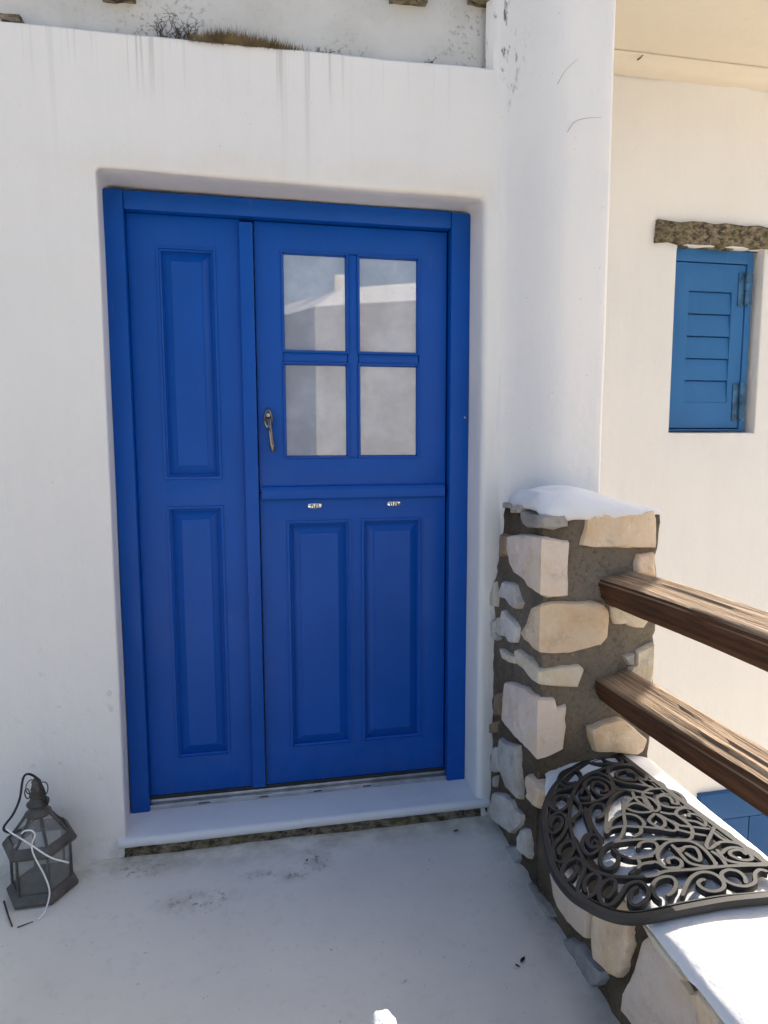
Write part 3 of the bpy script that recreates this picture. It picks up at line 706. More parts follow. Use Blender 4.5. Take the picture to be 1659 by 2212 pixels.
MAT_RIM = [(1.4922,-0.3747),(1.4172,-0.3688),(1.3234,-0.4019),(1.2414,-0.4637),(1.1818,-0.5344),(1.1485,-0.5948),(1.1124,-0.6953),(1.0933,-0.7786),(1.0963,-0.8562),(1.1183,-0.908),(1.1457,-0.9447),(1.1802,-0.9661),(1.2252,-0.9746),(1.2981,-0.9799),(1.3884,-0.9891),(1.4621,-1.0028)]
MAT_SCROLLS = [('band',[(1.4912,-0.4488),(1.4546,-0.4373),(1.4194,-0.4393),(1.3825,-0.4446),(1.3534,-0.453),(1.3214,-0.472),(1.2906,-0.5022),(1.257,-0.5477),(1.2302,-0.5929),(1.2045,-0.6481),(1.188,-0.6996),(1.18,-0.7478),(1.1749,-0.7784),(1.1767,-0.8051),(1.1919,-0.8259),(1.2155,-0.846),(1.2511,-0.8595),(1.2894,-0.8706),(1.322,-0.8674),(1.3726,-0.8805),(1.4246,-0.8914),(1.4583,-0.8997),(1.5065,-0.9148),(1.5309,-0.9238)]),('scroll',[(1.3125,-0.4722),(1.2984,-0.4742),(1.2856,-0.4649),(1.2829,-0.4437),(1.2947,-0.424),(1.3145,-0.4156),(1.3366,-0.4165),(1.3406,-0.4393),(1.3283,-0.4628),(1.3075,-0.482),(1.2803,-0.4843),(1.2679,-0.4654),(1.2737,-0.4398),(1.2944,-0.4155),(1.3198,-0.4051),(1.3549,-0.3986),(1.3895,-0.3938)]),('scroll',[(1.2083,-0.5669),(1.205,-0.5481),(1.2199,-0.5254),(1.2431,-0.5165),(1.2543,-0.5321),(1.2473,-0.5546),(1.2254,-0.5738),(1.2058,-0.5763),(1.1956,-0.5549),(1.2093,-0.5211),(1.2364,-0.495),(1.264,-0.4911),(1.2885,-0.4936)]),('scroll',[(1.1609,-0.6373),(1.1635,-0.6193),(1.1839,-0.6012),(1.1986,-0.6038),(1.1956,-0.6222),(1.176,-0.6464),(1.1539,-0.6563),(1.1473,-0.6414),(1.1568,-0.6166),(1.1828,-0.5908),(1.2085,-0.5876),(1.2096,-0.618),(1.192,-0.6495),(1.1684,-0.6741),(1.1419,-0.6936),(1.1252,-0.7131),(1.1161,-0.7402),(1.1172,-0.7568)]),('scroll',[(1.1333,-0.7385),(1.1363,-0.7229),(1.1526,-0.7064),(1.1713,-0.699),(1.1808,-0.7026),(1.1769,-0.7214),(1.1654,-0.7367),(1.1469,-0.7518),(1.1279,-0.7608),(1.1172,-0.7568)]),('scroll',[(1.1501,-0.7812),(1.1449,-0.7948),(1.1353,-0.8066),(1.1165,-0.8196),(1.1052,-0.8179),(1.1052,-0.8055),(1.1164,-0.7843),(1.1338,-0.7672),(1.1573,-0.76),(1.1683,-0.7668),(1.1689,-0.783),(1.1601,-0.803),(1.1385,-0.8276),(1.1229,-0.8461),(1.1172,-0.8604),(1.1189,-0.8749),(1.1292,-0.8808),(1.1481,-0.8739),(1.167,-0.8549),(1.1811,-0.8358),(1.1809,-0.8234),(1.1681,-0.8211),(1.1487,-0.8313),(1.1362,-0.8485),(1.1311,-0.8678)]),('scroll',[(1.1621,-0.8971),(1.1794,-0.8874),(1.1953,-0.8746),(1.2056,-0.857),(1.199,-0.8473),(1.1829,-0.8511),(1.1619,-0.8673),(1.1492,-0.8903),(1.1482,-0.9099),(1.1595,-0.9161),(1.1793,-0.9078),(1.2026,-0.8912),(1.2213,-0.877),(1.2428,-0.8729),(1.2557,-0.88),(1.2571,-0.8994),(1.2466,-0.9184),(1.2266,-0.9313),(1.2075,-0.9354),(1.201,-0.9243),(1.2097,-0.9074),(1.223,-0.894),(1.2414,-0.889)]),('scroll',[(1.2804,-0.9316),(1.2937,-0.9288),(1.3113,-0.9172),(1.3229,-0.9004),(1.321,-0.8863),(1.3068,-0.8811),(1.2868,-0.8846),(1.2678,-0.8989),(1.2589,-0.9214),(1.2617,-0.9399)]),('scroll',[(1.3093,-0.942),(1.3297,-0.9239),(1.3554,-0.9043),(1.3819,-0.895),(1.4022,-0.8997),(1.4127,-0.9145),(1.4121,-0.9356),(1.401,-0.9497),(1.3843,-0.9539),(1.3678,-0.9479),(1.3602,-0.9324),(1.3632,-0.9204),(1.3771,-0.9149),(1.3816,-0.9192)]),('scroll',[(1.451,-0.955),(1.4614,-0.9377),(1.4611,-0.9187),(1.4475,-0.9082),(1.4301,-0.91),(1.4203,-0.92),(1.4197,-0.9357),(1.4298,-0.9524),(1.4476,-0.9615),(1.4708,-0.957),(1.4879,-0.9367),(1.5058,-0.9297),(1.5173,-0.9394)]),('scroll',[(1.3885,-0.5503),(1.4017,-0.4938),(1.3932,-0.4617),(1.377,-0.4465),(1.348,-0.4548),(1.3145,-0.481),(1.2857,-0.5077),(1.27,-0.5385),(1.2713,-0.5643),(1.2886,-0.5749),(1.3154,-0.5751),(1.3491,-0.5673),(1.3885,-0.5503)]),('scroll',[(1.3086,-0.5172),(1.334,-0.4813),(1.3643,-0.4699),(1.3839,-0.4863),(1.3906,-0.5207),(1.3764,-0.549),(1.3507,-0.5606),(1.3334,-0.5462),(1.3363,-0.5135),(1.3519,-0.4927),(1.3679,-0.4994),(1.3731,-0.5249),(1.3609,-0.5426),(1.347,-0.5369)]),('scroll',[(1.2917,-0.529),(1.3136,-0.5117),(1.3175,-0.5285),(1.3095,-0.5474),(1.2945,-0.5558),(1.2856,-0.5449)]),('scroll',[(1.4379,-0.3858),(1.4612,-0.3777),(1.4794,-0.3949),(1.4816,-0.4227),(1.4678,-0.4343),(1.4479,-0.4213),(1.4373,-0.4035),(1.4379,-0.3858)]),('scroll',[(1.4077,-0.4678),(1.4285,-0.4432),(1.4601,-0.4397),(1.4906,-0.4572),(1.5032,-0.4879),(1.4954,-0.5213),(1.4819,-0.5355),(1.4764,-0.5093),(1.473,-0.475),(1.4477,-0.4683),(1.4292,-0.477),(1.4248,-0.4995),(1.4402,-0.518),(1.4648,-0.5244),(1.4753,-0.4966),(1.4618,-0.4785)]),('scroll',[(1.3895,-0.3938),(1.4127,-0.4104),(1.4422,-0.4232),(1.4678,-0.4343)]),('scroll',[(1.4094,-0.4727),(1.4105,-0.5015),(1.4292,-0.529),(1.4548,-0.5474),(1.4827,-0.5743)]),('scroll',[(1.4705,-0.5188),(1.4702,-0.5539),(1.4789,-0.5802)]),('scroll',[(1.3885,-0.5503),(1.4228,-0.5644),(1.4427,-0.5838),(1.4656,-0.6005)]),('scroll',[(1.2695,-0.7042),(1.3,-0.6538),(1.3279,-0.6082),(1.3542,-0.5802),(1.3832,-0.563),(1.4091,-0.5588),(1.4243,-0.5688)]),('scroll',[(1.2785,-0.6387),(1.2915,-0.6406),(1.3127,-0.6225),(1.3227,-0.5957),(1.3108,-0.5874),(1.2943,-0.5912),(1.2755,-0.611),(1.2612,-0.6449),(1.2526,-0.6824),(1.2518,-0.7152),(1.2509,-0.7237)]),('scroll',[(1.2335,-0.7141),(1.2362,-0.7297),(1.2207,-0.7409),(1.2112,-0.7344),(1.2139,-0.7153),(1.2306,-0.6982),(1.2462,-0.7012),(1.2462,-0.7219),(1.2287,-0.7467),(1.2076,-0.7582),(1.1926,-0.7553),(1.1932,-0.7332),(1.2057,-0.7093),(1.224,-0.6926),(1.2433,-0.6925)]),('scroll',[(1.2554,-0.7586),(1.2583,-0.779),(1.2454,-0.801),(1.2239,-0.8164),(1.2079,-0.8131),(1.206,-0.7942),(1.2208,-0.7676),(1.2428,-0.7481),(1.2677,-0.7406),(1.3027,-0.7453),(1.3355,-0.7536),(1.3582,-0.7652),(1.3697,-0.7651),(1.4018,-0.7806),(1.4346,-0.7916),(1.4569,-0.7725),(1.467,-0.7495),(1.4668,-0.7251),(1.463,-0.6986),(1.449,-0.6893),(1.4351,-0.6764)]),('scroll',[(1.2554,-0.7586),(1.2585,-0.7818),(1.2728,-0.8007),(1.2907,-0.81),(1.3082,-0.8113),(1.3263,-0.8141)]),('scroll',[(1.2907,-0.81),(1.2817,-0.8302),(1.2626,-0.8409),(1.2462,-0.8474)]),('scroll',[(1.2817,-0.8302),(1.2931,-0.8293),(1.3132,-0.8342)]),('scroll',[(1.3093,-0.777),(1.3256,-0.7643),(1.3442,-0.765),(1.3562,-0.7759),(1.3513,-0.793),(1.3349,-0.8052),(1.3088,-0.8105),(1.2858,-0.8048)]),('scroll',[(1.2578,-0.8437),(1.2839,-0.8306),(1.3064,-0.8302),(1.3226,-0.8363),(1.328,-0.8584)]),('scroll',[(1.2161,-0.6367),(1.229,-0.6191),(1.2523,-0.6051),(1.2672,-0.5802),(1.2696,-0.5636)]),('scroll',[(1.2776,-0.5879),(1.2613,-0.6187),(1.2507,-0.6535),(1.2405,-0.6869),(1.2275,-0.6969)]),('scroll',[(1.3644,-0.6263),(1.3946,-0.6037),(1.4166,-0.5985),(1.4297,-0.611),(1.4215,-0.656)]),('scroll',[(1.3661,-0.627),(1.3993,-0.6197),(1.4169,-0.644),(1.4195,-0.6653),(1.3936,-0.6615),(1.3775,-0.6484),(1.3661,-0.627)]),('scroll',[(1.4225,-0.5718),(1.4132,-0.5971),(1.4125,-0.6251),(1.4213,-0.6626)]),('scroll',[(1.4407,-0.5903),(1.4259,-0.6235),(1.4215,-0.656)]),('scroll',[(1.4406,-0.5891),(1.4399,-0.6051),(1.4487,-0.6206),(1.4451,-0.6579),(1.4244,-0.6684),(1.4314,-0.6293),(1.4384,-0.5963)]),('scroll',[(1.4406,-0.5891),(1.4681,-0.5797),(1.4985,-0.5882),(1.5061,-0.5913),(1.5134,-0.5732),(1.509,-0.5541),(1.4909,-0.5443)]),('scroll',[(1.4839,-0.6584),(1.4934,-0.631),(1.4811,-0.6179),(1.4618,-0.622),(1.4549,-0.6466),(1.4685,-0.6674),(1.499,-0.6797),(1.5149,-0.6671),(1.5253,-0.636),(1.52,-0.6095),(1.5039,-0.5946)]),('scroll',[(1.4618,-0.622),(1.4834,-0.6108),(1.5009,-0.62),(1.5038,-0.6431),(1.4939,-0.6624),(1.4845,-0.6509)]),('scroll',[(1.463,-0.6986),(1.4766,-0.6856),(1.5005,-0.684),(1.517,-0.7055),(1.5193,-0.7388),(1.5245,-0.7583),(1.5161,-0.7721),(1.4862,-0.797),(1.4575,-0.821),(1.455,-0.8354),(1.4806,-0.8267)]),('scroll',[(1.463,-0.6986),(1.4688,-0.7224),(1.4905,-0.7415),(1.4978,-0.7616),(1.5118,-0.7429),(1.5101,-0.7209),(1.495,-0.7077),(1.4869,-0.7189)]),('scroll',[(1.4222,-0.6787),(1.4249,-0.705),(1.4172,-0.7231),(1.4012,-0.7306),(1.3927,-0.7169),(1.3912,-0.6953),(1.415,-0.6794),(1.4222,-0.6787)]),('scroll',[(1.361,-0.7115),(1.3924,-0.7306),(1.4215,-0.7521),(1.4378,-0.7381),(1.4321,-0.7043),(1.424,-0.6794)]),('scroll',[(1.4286,-0.7029),(1.4385,-0.721),(1.4414,-0.7361),(1.4651,-0.7522),(1.5017,-0.7766)]),('scroll',[(1.4286,-0.7481),(1.4534,-0.7745),(1.4779,-0.7938)]),('scroll',[(1.5178,-0.7728),(1.5279,-0.7935),(1.5283,-0.8229),(1.5169,-0.8343),(1.5034,-0.8165),(1.5009,-0.7863)]),('scroll',[(1.4753,-0.8308),(1.4925,-0.825),(1.5182,-0.8379),(1.5349,-0.8688),(1.5364,-0.8989),(1.5264,-0.9151),(1.5015,-0.9087),(1.474,-0.8928),(1.4622,-0.8769),(1.4633,-0.8597),(1.4677,-0.8433)]),('scroll',[(1.4649,-0.8603),(1.4905,-0.8489),(1.5116,-0.8539),(1.5226,-0.8761),(1.514,-0.8962),(1.4934,-0.8914),(1.4822,-0.8698),(1.493,-0.8589),(1.5124,-0.8633),(1.5138,-0.8816)]),('scroll',[(1.328,-0.8584),(1.3291,-0.8358),(1.3383,-0.8126),(1.368,-0.7899),(1.3949,-0.7844),(1.4317,-0.7985),(1.4421,-0.8275),(1.4386,-0.8651),(1.4295,-0.8876),(1.4074,-0.8822),(1.3855,-0.8626),(1.3842,-0.8358),(1.386,-0.8215),(1.3864,-0.7938)]),('scroll',[(1.3893,-0.8227),(1.4094,-0.812),(1.4274,-0.8219),(1.4215,-0.8469),(1.408,-0.8624),(1.4003,-0.8478),(1.3974,-0.8288)]),('scroll',[(1.3422,-0.8494),(1.35,-0.8348),(1.3663,-0.835),(1.3711,-0.8515),(1.3567,-0.8662),(1.328,-0.8584)]),('scroll',[(1.4528,-0.8437),(1.4578,-0.8694),(1.4514,-0.8957)]),('scroll',[(1.3803,-0.598),(1.3499,-0.6507),(1.3274,-0.6931),(1.2924,-0.7309),(1.2759,-0.7362)]),('scroll',[(1.2829,-0.6942),(1.3053,-0.6655),(1.3353,-0.6515),(1.358,-0.6539),(1.3741,-0.6701),(1.3756,-0.6963),(1.3614,-0.7126),(1.3251,-0.6953),(1.2921,-0.6917),(1.2695,-0.7042)]),('scroll',[(1.3598,-0.712),(1.346,-0.7308),(1.3216,-0.7392)])]

XL, YF = 1.232, -.388
MK = {'tan': 'tan', 'cream': 'cream', 'pink': 'pink', 'white': 'white', 'grey': 'grey', 'blue': 'blue_stone', 'brown': 'brown'}
pier = thing('stone_pier', 'square rubble stone gate pier with a white domed cap between the door and the rails', 'pier', (1.42, -.19, ZF))
parapet = thing('stone_parapet', 'low rubble stone wall with thick whitewashed top carrying the black mat', 'wall', (1.42, -1.2, ZF))
def resample(pts, step, closed=True):
    out = []; n = len(pts)
    for i in range(n if closed else n-1):
        a = Vector(pts[i]); b = Vector(pts[(i+1) % n]); k = max(1, int((b-a).length/step))
        for j in range(k): out.append(a+(b-a)*(j/k))
    if not closed: out.append(Vector(pts[-1]))
    return out
def fill(bm, loop, nrm):
    """close a stone's face with nested rings, roughened; odd outlines are simply triangulated"""
    c = sum((v.co for v in loop), Vector())/len(loop); n = len(loop)
    ar = [(loop[i].co-c).cross(loop[(i+1) % n].co-c).dot(nrm) for i in range(n)]
    if min(ar) < 0 < max(ar):
        bmesh.ops.triangulate(bm, faces=[bm.faces.new(loop)]); return
    def d(p): return p+nrm*(.005*nz(p.x, p.y, p.z, 24)+.0028*nz(p.x, p.y, p.z, 70)+.0012)
    prev = loop
    for s in (.84, .66, .48, .3, .14):
        ring = [bm.verts.new(d(c+(v.co-c)*s)) for v in loop]
        for i in range(n): bm.faces.new((prev[i], prev[(i+1) % n], ring[(i+1) % n], ring[i]))
        prev = ring
    m = bm.verts.new(d(c))
    for i in range(n): bm.faces.new((prev[i], prev[(i+1) % n], m))
def stone_face(plane, pts, name, m, parent, proud):
    pts = resample([(a, b) for a, b in pts], .016)
    pts = [p+Vector((nz(p.x, p.y, 1, 60), nz(p.x, p.y, 9, 60)))*.0022 for p in pts]
    c = sum(pts, Vector((0, 0)))/len(pts)
    def w(p, d): return Vector((XL+.03-d, p.x, p.y)) if plane == 'left' else Vector((p.x, YF+.03-d, p.y))
    tilt = Vector((random.uniform(-.05, .05), random.uniform(-.05, .05)))
    rings = []
    for shrink, d in ((0, 0), (0, .024), (.0022, .03+proud*.45), (.0065, .03+proud)):
        row = []
        for p in pts:
            dirv = (c-p); L = dirv.length; q = p+dirv*(min(shrink, L*.4)/max(L, 1e-4))
            extra = (q-c).dot(tilt)+.0018*nz(q.x, q.y, 4, 35) if d > .03 else 0
            row.append(w(q, d+extra))
        rings.append(row)
    bm = bmesh.new(); rv = add_loft(bm, rings, True, False)
    fill(bm, rv[-1], Vector((-1, 0, 0)) if plane == 'left' else Vector((0, -1, 0)))
    return bm_obj(name, bm, m, parent, True, 42)
def stone_wrap(L, Fr, zt, zb, m, parent, proud):
    """corner stone seen on both faces: chain L on the left face, chain Fr on the front face"""
    lp = resample([(YF, zt)]+L+[(YF, zb)], .016, False); fp = resample([(XL, zt)]+Fr+[(XL, zb)], .016, False)
    cl = sum(lp, Vector((0, 0)))/len(lp); cf_ = sum(fp, Vector((0, 0)))/len(fp)
    def jit(p, k): return p+Vector((nz(p.x, p.y, k, 60), nz(p.x, p.y, k+5, 60)))*.002
    rings = []
    nL = len(lp)
    for shrink, d in ((0, -.03), (0, 0), (.002, proud*.5), (.006, proud)):
        row = []
        for i, p in enumerate(lp):
            q = p if i in (0, nL-1) else jit(p, 1)
            if i in (0, nL-1): row.append(Vector((XL-d+(.005 if d > .005 else 0), YF-d+(.005 if d > .005 else 0), p.y+(cl.y-p.y)*min(1, shrink/max(.001, abs(cl.y-p.y))))))
            else:
                dv = cl-q; q = q+dv*min(.4, shrink/max(.001, dv.length)); row.append(Vector((XL-d-.0015*nz(q.x, q.y, 2, 30), q.x, q.y)))
        for i, p in reversed(list(enumerate(fp))[1:-1]):
            q = jit(p, 3); dv = cf_-q; q = q+dv*min(.4, shrink/max(.001, dv.length)); row.append(Vector((q.x, YF-d-.0015*nz(q.x, q.y, 6, 30), q.y)))
        rings.append(row)
    bm = bmesh.new(); rv = add_loft(bm, rings, True, False)
    top = rv[-1]
    fill(bm, top[:nL], Vector((-1, 0, 0))); fill(bm, [top[nL-1]]+top[nL:]+[top[0]], Vector((0, -1, 0)))
    return bm_obj('stone', bm, m, parent, True, 42)
for s in STONES:
    m = M[MK[s[-1]]]; proud = random.uniform(.009, .016)
    if s[0] == 'wrap': stone_wrap(list(s[1]), list(s[2]), s[3], s[4], m, pier, proud)
    else:
        ys = sum(p[0] for p in s[1])/len(s[1])
        if ys < -.40: s = (s[0], [(a, min(b, .266)) for a, b in s[1]], s[2])
        stone_face(s[0], s[1], 'stone', m, pier if (s[0] == 'front' or ys > -.40) else parapet, proud)
# the wall goes on towards the viewer, below the frame
y = -1.30; rnd = random.Random(3)
while y > -2.55:
    z = ZF
    wdt = rnd.uniform(.11, .18)
    for k in range(2):
        h = rnd.uniform(.10, .14)
        pts = [(y-wdt*(.5+.42*math.cos(a)+rnd.uniform(-.03, .03)), z+h*(.5+.42*math.sin(a)+rnd.uniform(-.04, .04))) for a in [i*2*math.pi/8 for i in range(8)]]
        stone_face('left', pts, 'stone', M[rnd.choice(['tan', 'pink', 'cream', 'white'])], parapet, .009); z += h+.012
    y -= wdt+.01
def lumpy(bm, amp, s=14, seed=0.0):
    for v in bm.verts:
        d = noise.noise_vector(v.co*s+Vector((seed, 0, 0)))*amp+noise.noise_vector(v.co*s*4)*amp*.35; v.co += d
def grid_box(x0, x1, y0, y1, z0, z1, cuts, cuts2=None):
    bm = bmesh.new(); bmesh.ops.create_cube(bm, size=1.0)
    bmesh.ops.subdivide_edges(bm, edges=list(bm.edges), cuts=cuts, use_grid_fill=True)
    for v in bm.verts: v.co = Vector((x0+(v.co.x+.5)*(x1-x0), y0+(v.co.y+.5)*(y1-y0), z0+(v.co.z+.5)*(z1-z0)))
    return bm
bm = grid_box(1.237, 1.592, -.383, .02, -.10, 1.055, 56)
for v in bm.verts:      # the back leaves the house wall towards the top
    k = max(0, min(1, (v.co.z-.74)/.25)); back = .02-.103*k
    if v.co.y > -.378: v.co.y = -.380+(v.co.y+.380)/(.40)*(back+.380)
lumpy(bm, .0085, 22)
bm_obj('mortar', bm, M['mortar'], pier, True)
box('footing', M['plaster_far'], pier, 1.30, 1.60, -.36, .0, -2.75, -.11, 0)
def dome():
    bm = bmesh.new(); rings = []; n = 56; cx, cy = 1.424, -.242
    for i, (f, z) in enumerate(((.94, 1.035), (.985, 1.036), (1.0, 1.046), (.985, 1.060), (.95, 1.072), (.87, 1.089), (.75, 1.103), (.60, 1.113), (.42, 1.120), (.22, 1.125), (.05, 1.126))):
        row = []
        for k in range(n):
            a = 2*math.pi*k/n; c, s = math.cos(a), math.sin(a)
            r = 1/max(abs(c)**7+abs(s)**7, 1e-6)**(1/7)
            x = cx+.194*r*c*f; y = cy+.156*r*s*f
            h = max(0, min(1, (x-1.33)/.27)); h = 1-.86*h*h*(3-2*h)*.9
            zb = 1.052+(.020 if x < 1.27 and y > -.34 else 0)-.004*h
            zz = zb+(z-1.035)*(.95*h+.05) + (.010 if i else 0)*(1-h)
            if f > .94: zz += .006*nz(x, y, 0, 22)+.005*nz(x, y, 4, 60)
            row.append(Vector((x, y, zz)))
        rings.append(row)
    add_loft(bm, rings); return bm
bm_obj('cap', dome(), M['plaster_cap'], pier, True, 70)
bm = grid_box(1.237, 1.607, -2.60, -.384, -.10, .264, 90); lumpy(bm, .008, 22, 4.0)
bm_obj('mortar', bm, M['mortar'], parapet, True)
box('footing', M['plaster_far'], parapet, 1.30, 1.60, -2.58, -.39, -2.75, -.11, 0)
def wall_cap():
    bm = bmesh.new(); rings = []; n = 150
    for i in range(n+1):
        y = -2.62+(2.62-.378)*i/n
        near = max(0, min(1, (y+.50)/.11)); hump = near*near*.020
        e = .007*nz(0, y, 0, 16)+.005*nz(4, y, 0, 45)
        ix = .040*near*near
        b = .253+.008*nz(9, y, 0, 12)+.005*nz(2, y, 3, 40)+hump*.9
        pr = [(1.30, b+.010), (1.228+ix+e*.6, b+.012), (1.220+ix+e*.7, b+.018), (1.221+ix+e*.5, .277+hump+e*.3), (1.232+ix, .284+hump), (1.270+ix, .291+hump), (1.34, .300+hump), (1.41, .3085+hump), (1.48, .315+hump), (1.54, .315+hump*.8), (1.585, .306+hump*.6), (1.612, .292+hump*.4), (1.624, .27), (1.620, .245), (1.58, .245)]
        rings.append([Vector((x, y, z+.0025*nz(x, y, 2, 9)+.001*nz(x, y, 6, 40))) for x, z in pr])
    add_loft(bm, rings); return bm
bm_obj('cap', wall_cap(), M['plaster_cap'], parapet, True, 60)

# ------------------------------------------------------------------ wooden rails
def rail(name, label, zb, zt, x0, x1, seed, droop=0.0):
    o = bmesh.new(); rings = []; n = 110
    cx, cz, hx, hz = (x0+x1)/2, (zb+zt)/2, (x1-x0)/2, (zt-zb)/2
    prof = []
    for k in range(48):
        a = 2*math.pi*k/48; c, s = math.cos(a), math.sin(a)
        r = 1/(abs(c)**9+abs(s)**9)**(1/9); u, v = c*r, s*r
        if v > 0: v -= .52*v*(1-u)/2          # hewn so that the top slopes down to the terrace side
        if v < 0: u += .22*(-v)*(1-u)/2
        prof.append((u, v))
    for i in range(n+1):
        y = -.33-2.3*i/n
        tap = 1-.10*max(0, 1-i/10); yy = y
        row = []
        for u, v in prof:
            g = .005*nz(u*3+seed, v*3, y*.8, 1.6)+.003*nz(u*9+seed, v*9, y*1.5, 1.5)-.004*max(0, nz(u*14+seed, v*14, y*1.1, 1.0)-.25)
            wx = .007*nz(seed, 1, y, 1.8); wz = .008*nz(seed, 7, y, 1.5)
            row.append(Vector((cx+u*(hx*tap+g)+wx-(.034*max(0, 1-(-.36-y)/.62) if u < 0 else 0)*abs(u), yy, cz+v*(hz*tap+g)+wz+droop*(y+.33))))
        rings.append(row)
    add_loft(o, rings)
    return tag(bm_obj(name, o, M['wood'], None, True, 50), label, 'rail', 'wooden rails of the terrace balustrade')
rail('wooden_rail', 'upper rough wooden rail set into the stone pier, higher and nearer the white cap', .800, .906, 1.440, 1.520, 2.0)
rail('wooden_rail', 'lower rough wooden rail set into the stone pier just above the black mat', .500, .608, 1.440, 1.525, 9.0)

# ------------------------------------------------------------------ scrollwork rubber mat
mat_o = thing('doormat', 'black half round rubber doormat of openwork scrolls draped over the whitewashed low wall', 'doormat', (1.4, -.7, .30))
def mz(x): return .340+.12*(x-1.5)
def ribbon(bm, pts, w, th, closed=False, sub=5, lift=0.0):
    P = catmull([(a, b, 0) for a, b in pts], sub, closed); n = len(P); rings = []
    clean = [P[0]]
    for p in P[1:]:
        if (p-clean[-1]).length > .0015: clean.append(p)
    P = clean; n = len(P)
    for i, p in enumerate(P):
        d = (P[(i+1) % n]-P[(i-1) % n]) if closed else (P[min(i+1, n-1)]-P[max(i-1, 0)])
        d.normalize(); s = Vector((-d.y, d.x, 0)); e = 1.0
        if not closed and i in (0, n-1): e = .7
        row = []
        for a, z in ((-.5, -th), (.5, -th), (.5, -.0025), (.40, 0), (-.40, 0), (-.5, -.0025)):
            q = p+s*(a*w*e); row.append(Vector((q.x, q.y, mz(q.x)+z+lift)))
        rings.append(row)
    if closed: rings.append(rings[0]); add_loft(bm, rings, True, False)
    else: add_loft(bm, rings)
rim = [(a, b) for a, b in MAT_RIM]
rim_pts = rim+[(1.525, -1.012), (1.545, -.985), (1.540, -.92), (1.530, -.77), (1.518, -.625), (1.508, -.511), (1.500, -.40)]
cxm, cym = 1.33, -.70
def inset(pts, d):
    o = []
    for p in pts:
        v = Vector((cxm-p[0], cym-p[1])); v.normalize(); o.append((p[0]+v.x*d, p[1]+v.y*d))
    return o
bm = bmesh.new(); ribbon(bm, inset(rim_pts, .009), .0165, .016, True, 6)
bm_obj('rim', bm, M['rubber'], mat_o, True, 35)
bm = bmesh.new(); ribbon(bm, inset(rim_pts, .0235), .004, .013, True, 6, -.002)
bm_obj('inner_rim', bm, M['rubber'], mat_o, True, 35)
for name, pts in MAT_SCROLLS:
    bm = bmesh.new(); ribbon(bm, pts, .0108 if name == 'band' else .0102, .014 if name == 'band' else .0135, False, 5, -.0004*random.random())
    bm_obj('inner_band' if name == 'band' else 'scroll', bm, M['rubber'], mat_o, True, 35)

# ------------------------------------------------------------------ lantern
lan = thing('lantern', 'weathered grey hexagonal glass lantern standing on the terrace against the white wall', 'lantern', (-.207, -.112, ZF))
LX, LY = -.207, -.112
def hexr(r, z, rot=0.0): return [Vector((LX+r*math.cos(R(60*k+rot)), LY+r*math.sin(R(60*k+rot)), z)) for k in range(6)]
def hex_loft(spec, cap=True):
    bm = bmesh.new(); add_loft(bm, [hexr(r, z) for r, z in spec], True, cap); return bm
bm_obj('base', hex_loft([(.090, ZF+.001), (.098, ZF+.006), (.100, ZF+.016), (.083, ZF+.034), (.081, ZF+.034), (.080, ZF+.028), (.02, ZF+.026)]), M['lantern'], lan)
bm_obj('rim', hex_loft([(.080, .086), (.098, .092), (.103, .100), (.101, .106), (.088, .122), (.084, .122), (.080, .110), (.080, .086)], False), M['lantern'], lan)
for k in range(6):
    a = hexr(.082, 0)[k]; bm = bmesh.new()
    add_tube(bm, [(a.x, a.y, ZF+.025), (a.x, a.y, .100)], .0042, 6); bm_obj('post', bm, M['lantern'], lan, True, 40)
for k in range(6):
    a, b = hexr(.0775, 0)[k], hexr(.0775, 0)[(k+1) % 6]; bm = bmesh.new()
    vs_ = [bm.verts.new((p.x, p.y, z)) for p, z in ((a, ZF+.03), (b, ZF+.03), (b, .100), (a, .100))]
    bm.faces.new(vs_); g = bmesh.ops.solidify(bm, geom=bm.faces[:], thickness=.0015); bm_obj('pane', bm, M['lantern_glass'], lan)
def roof_r(t): return .084+(.028-.084)*(t**.85), .118+(.192-.118)*t
for k in range(6):
    bm = bmesh.new(); L = []
    for i in range(8):
        r, z = roof_r(i/7); L.append(hexr(r, z)[k])
    add_tube(bm, L, .0045, 6); bm_obj('roof_rib', bm, M['lantern'], lan, True, 40)
    bm = bmesh.new(); rows = []
    for i in range(6):
        r, z = roof_r(i/5); h = hexr(r-.002, z); rows.append((h[k], h[(k+1) % 6]))
    for (a, b), (c, d) in zip(rows, rows[1:]):
        q = [bm.verts.new(p) for p in (a, b, d, c)]; bm.faces.new(q)
    bmesh.ops.remove_doubles(bm, verts=bm.verts, dist=1e-5)
    bm_obj('roof_pane', bm, M['lantern_glass'], lan, True)
bm = bmesh.new(); rings = []
for r, z in ((.034, .184), (.036, .190), (.030, .196), (.024, .203), (.0225, .210), (.029, .214), (.030, .219), (.022, .226), (.0185, .236), (.0205, .240), (.0185, .244), (.0155, .258), (.0165, .262), (.0145, .266), (.0115, .280), (.0135, .283), (.009, .290), (.003, .297)):
    rings.append([Vector((LX+r*math.cos(2*math.pi*k/20), LY+r*math.sin(2*math.pi*k/20), z)) for k in range(20)])
add_loft(bm, rings); bm_obj('chimney', bm, M['lantern'], lan, True, 40)
for cxo, cz, rr, tl in ((.018, .262, .020, .5), (-.022, .255, .013, -1.2), (.024, .224, .012, .8), (-.012, .275, .016, .2)):
    bm = bmesh.new()
    add_tube(bm, [(LX+cxo+rr*.75*math.cos(2*math.pi*k/16), LY-.012+.01*math.sin(2*math.pi*k/16+tl), cz+rr*math.sin(2*math.pi*k/16)) for k in range(17)], .0018, 6)
    bm_obj('wire_loop', bm, M['lantern'], lan, True)
bm = bmesh.new()
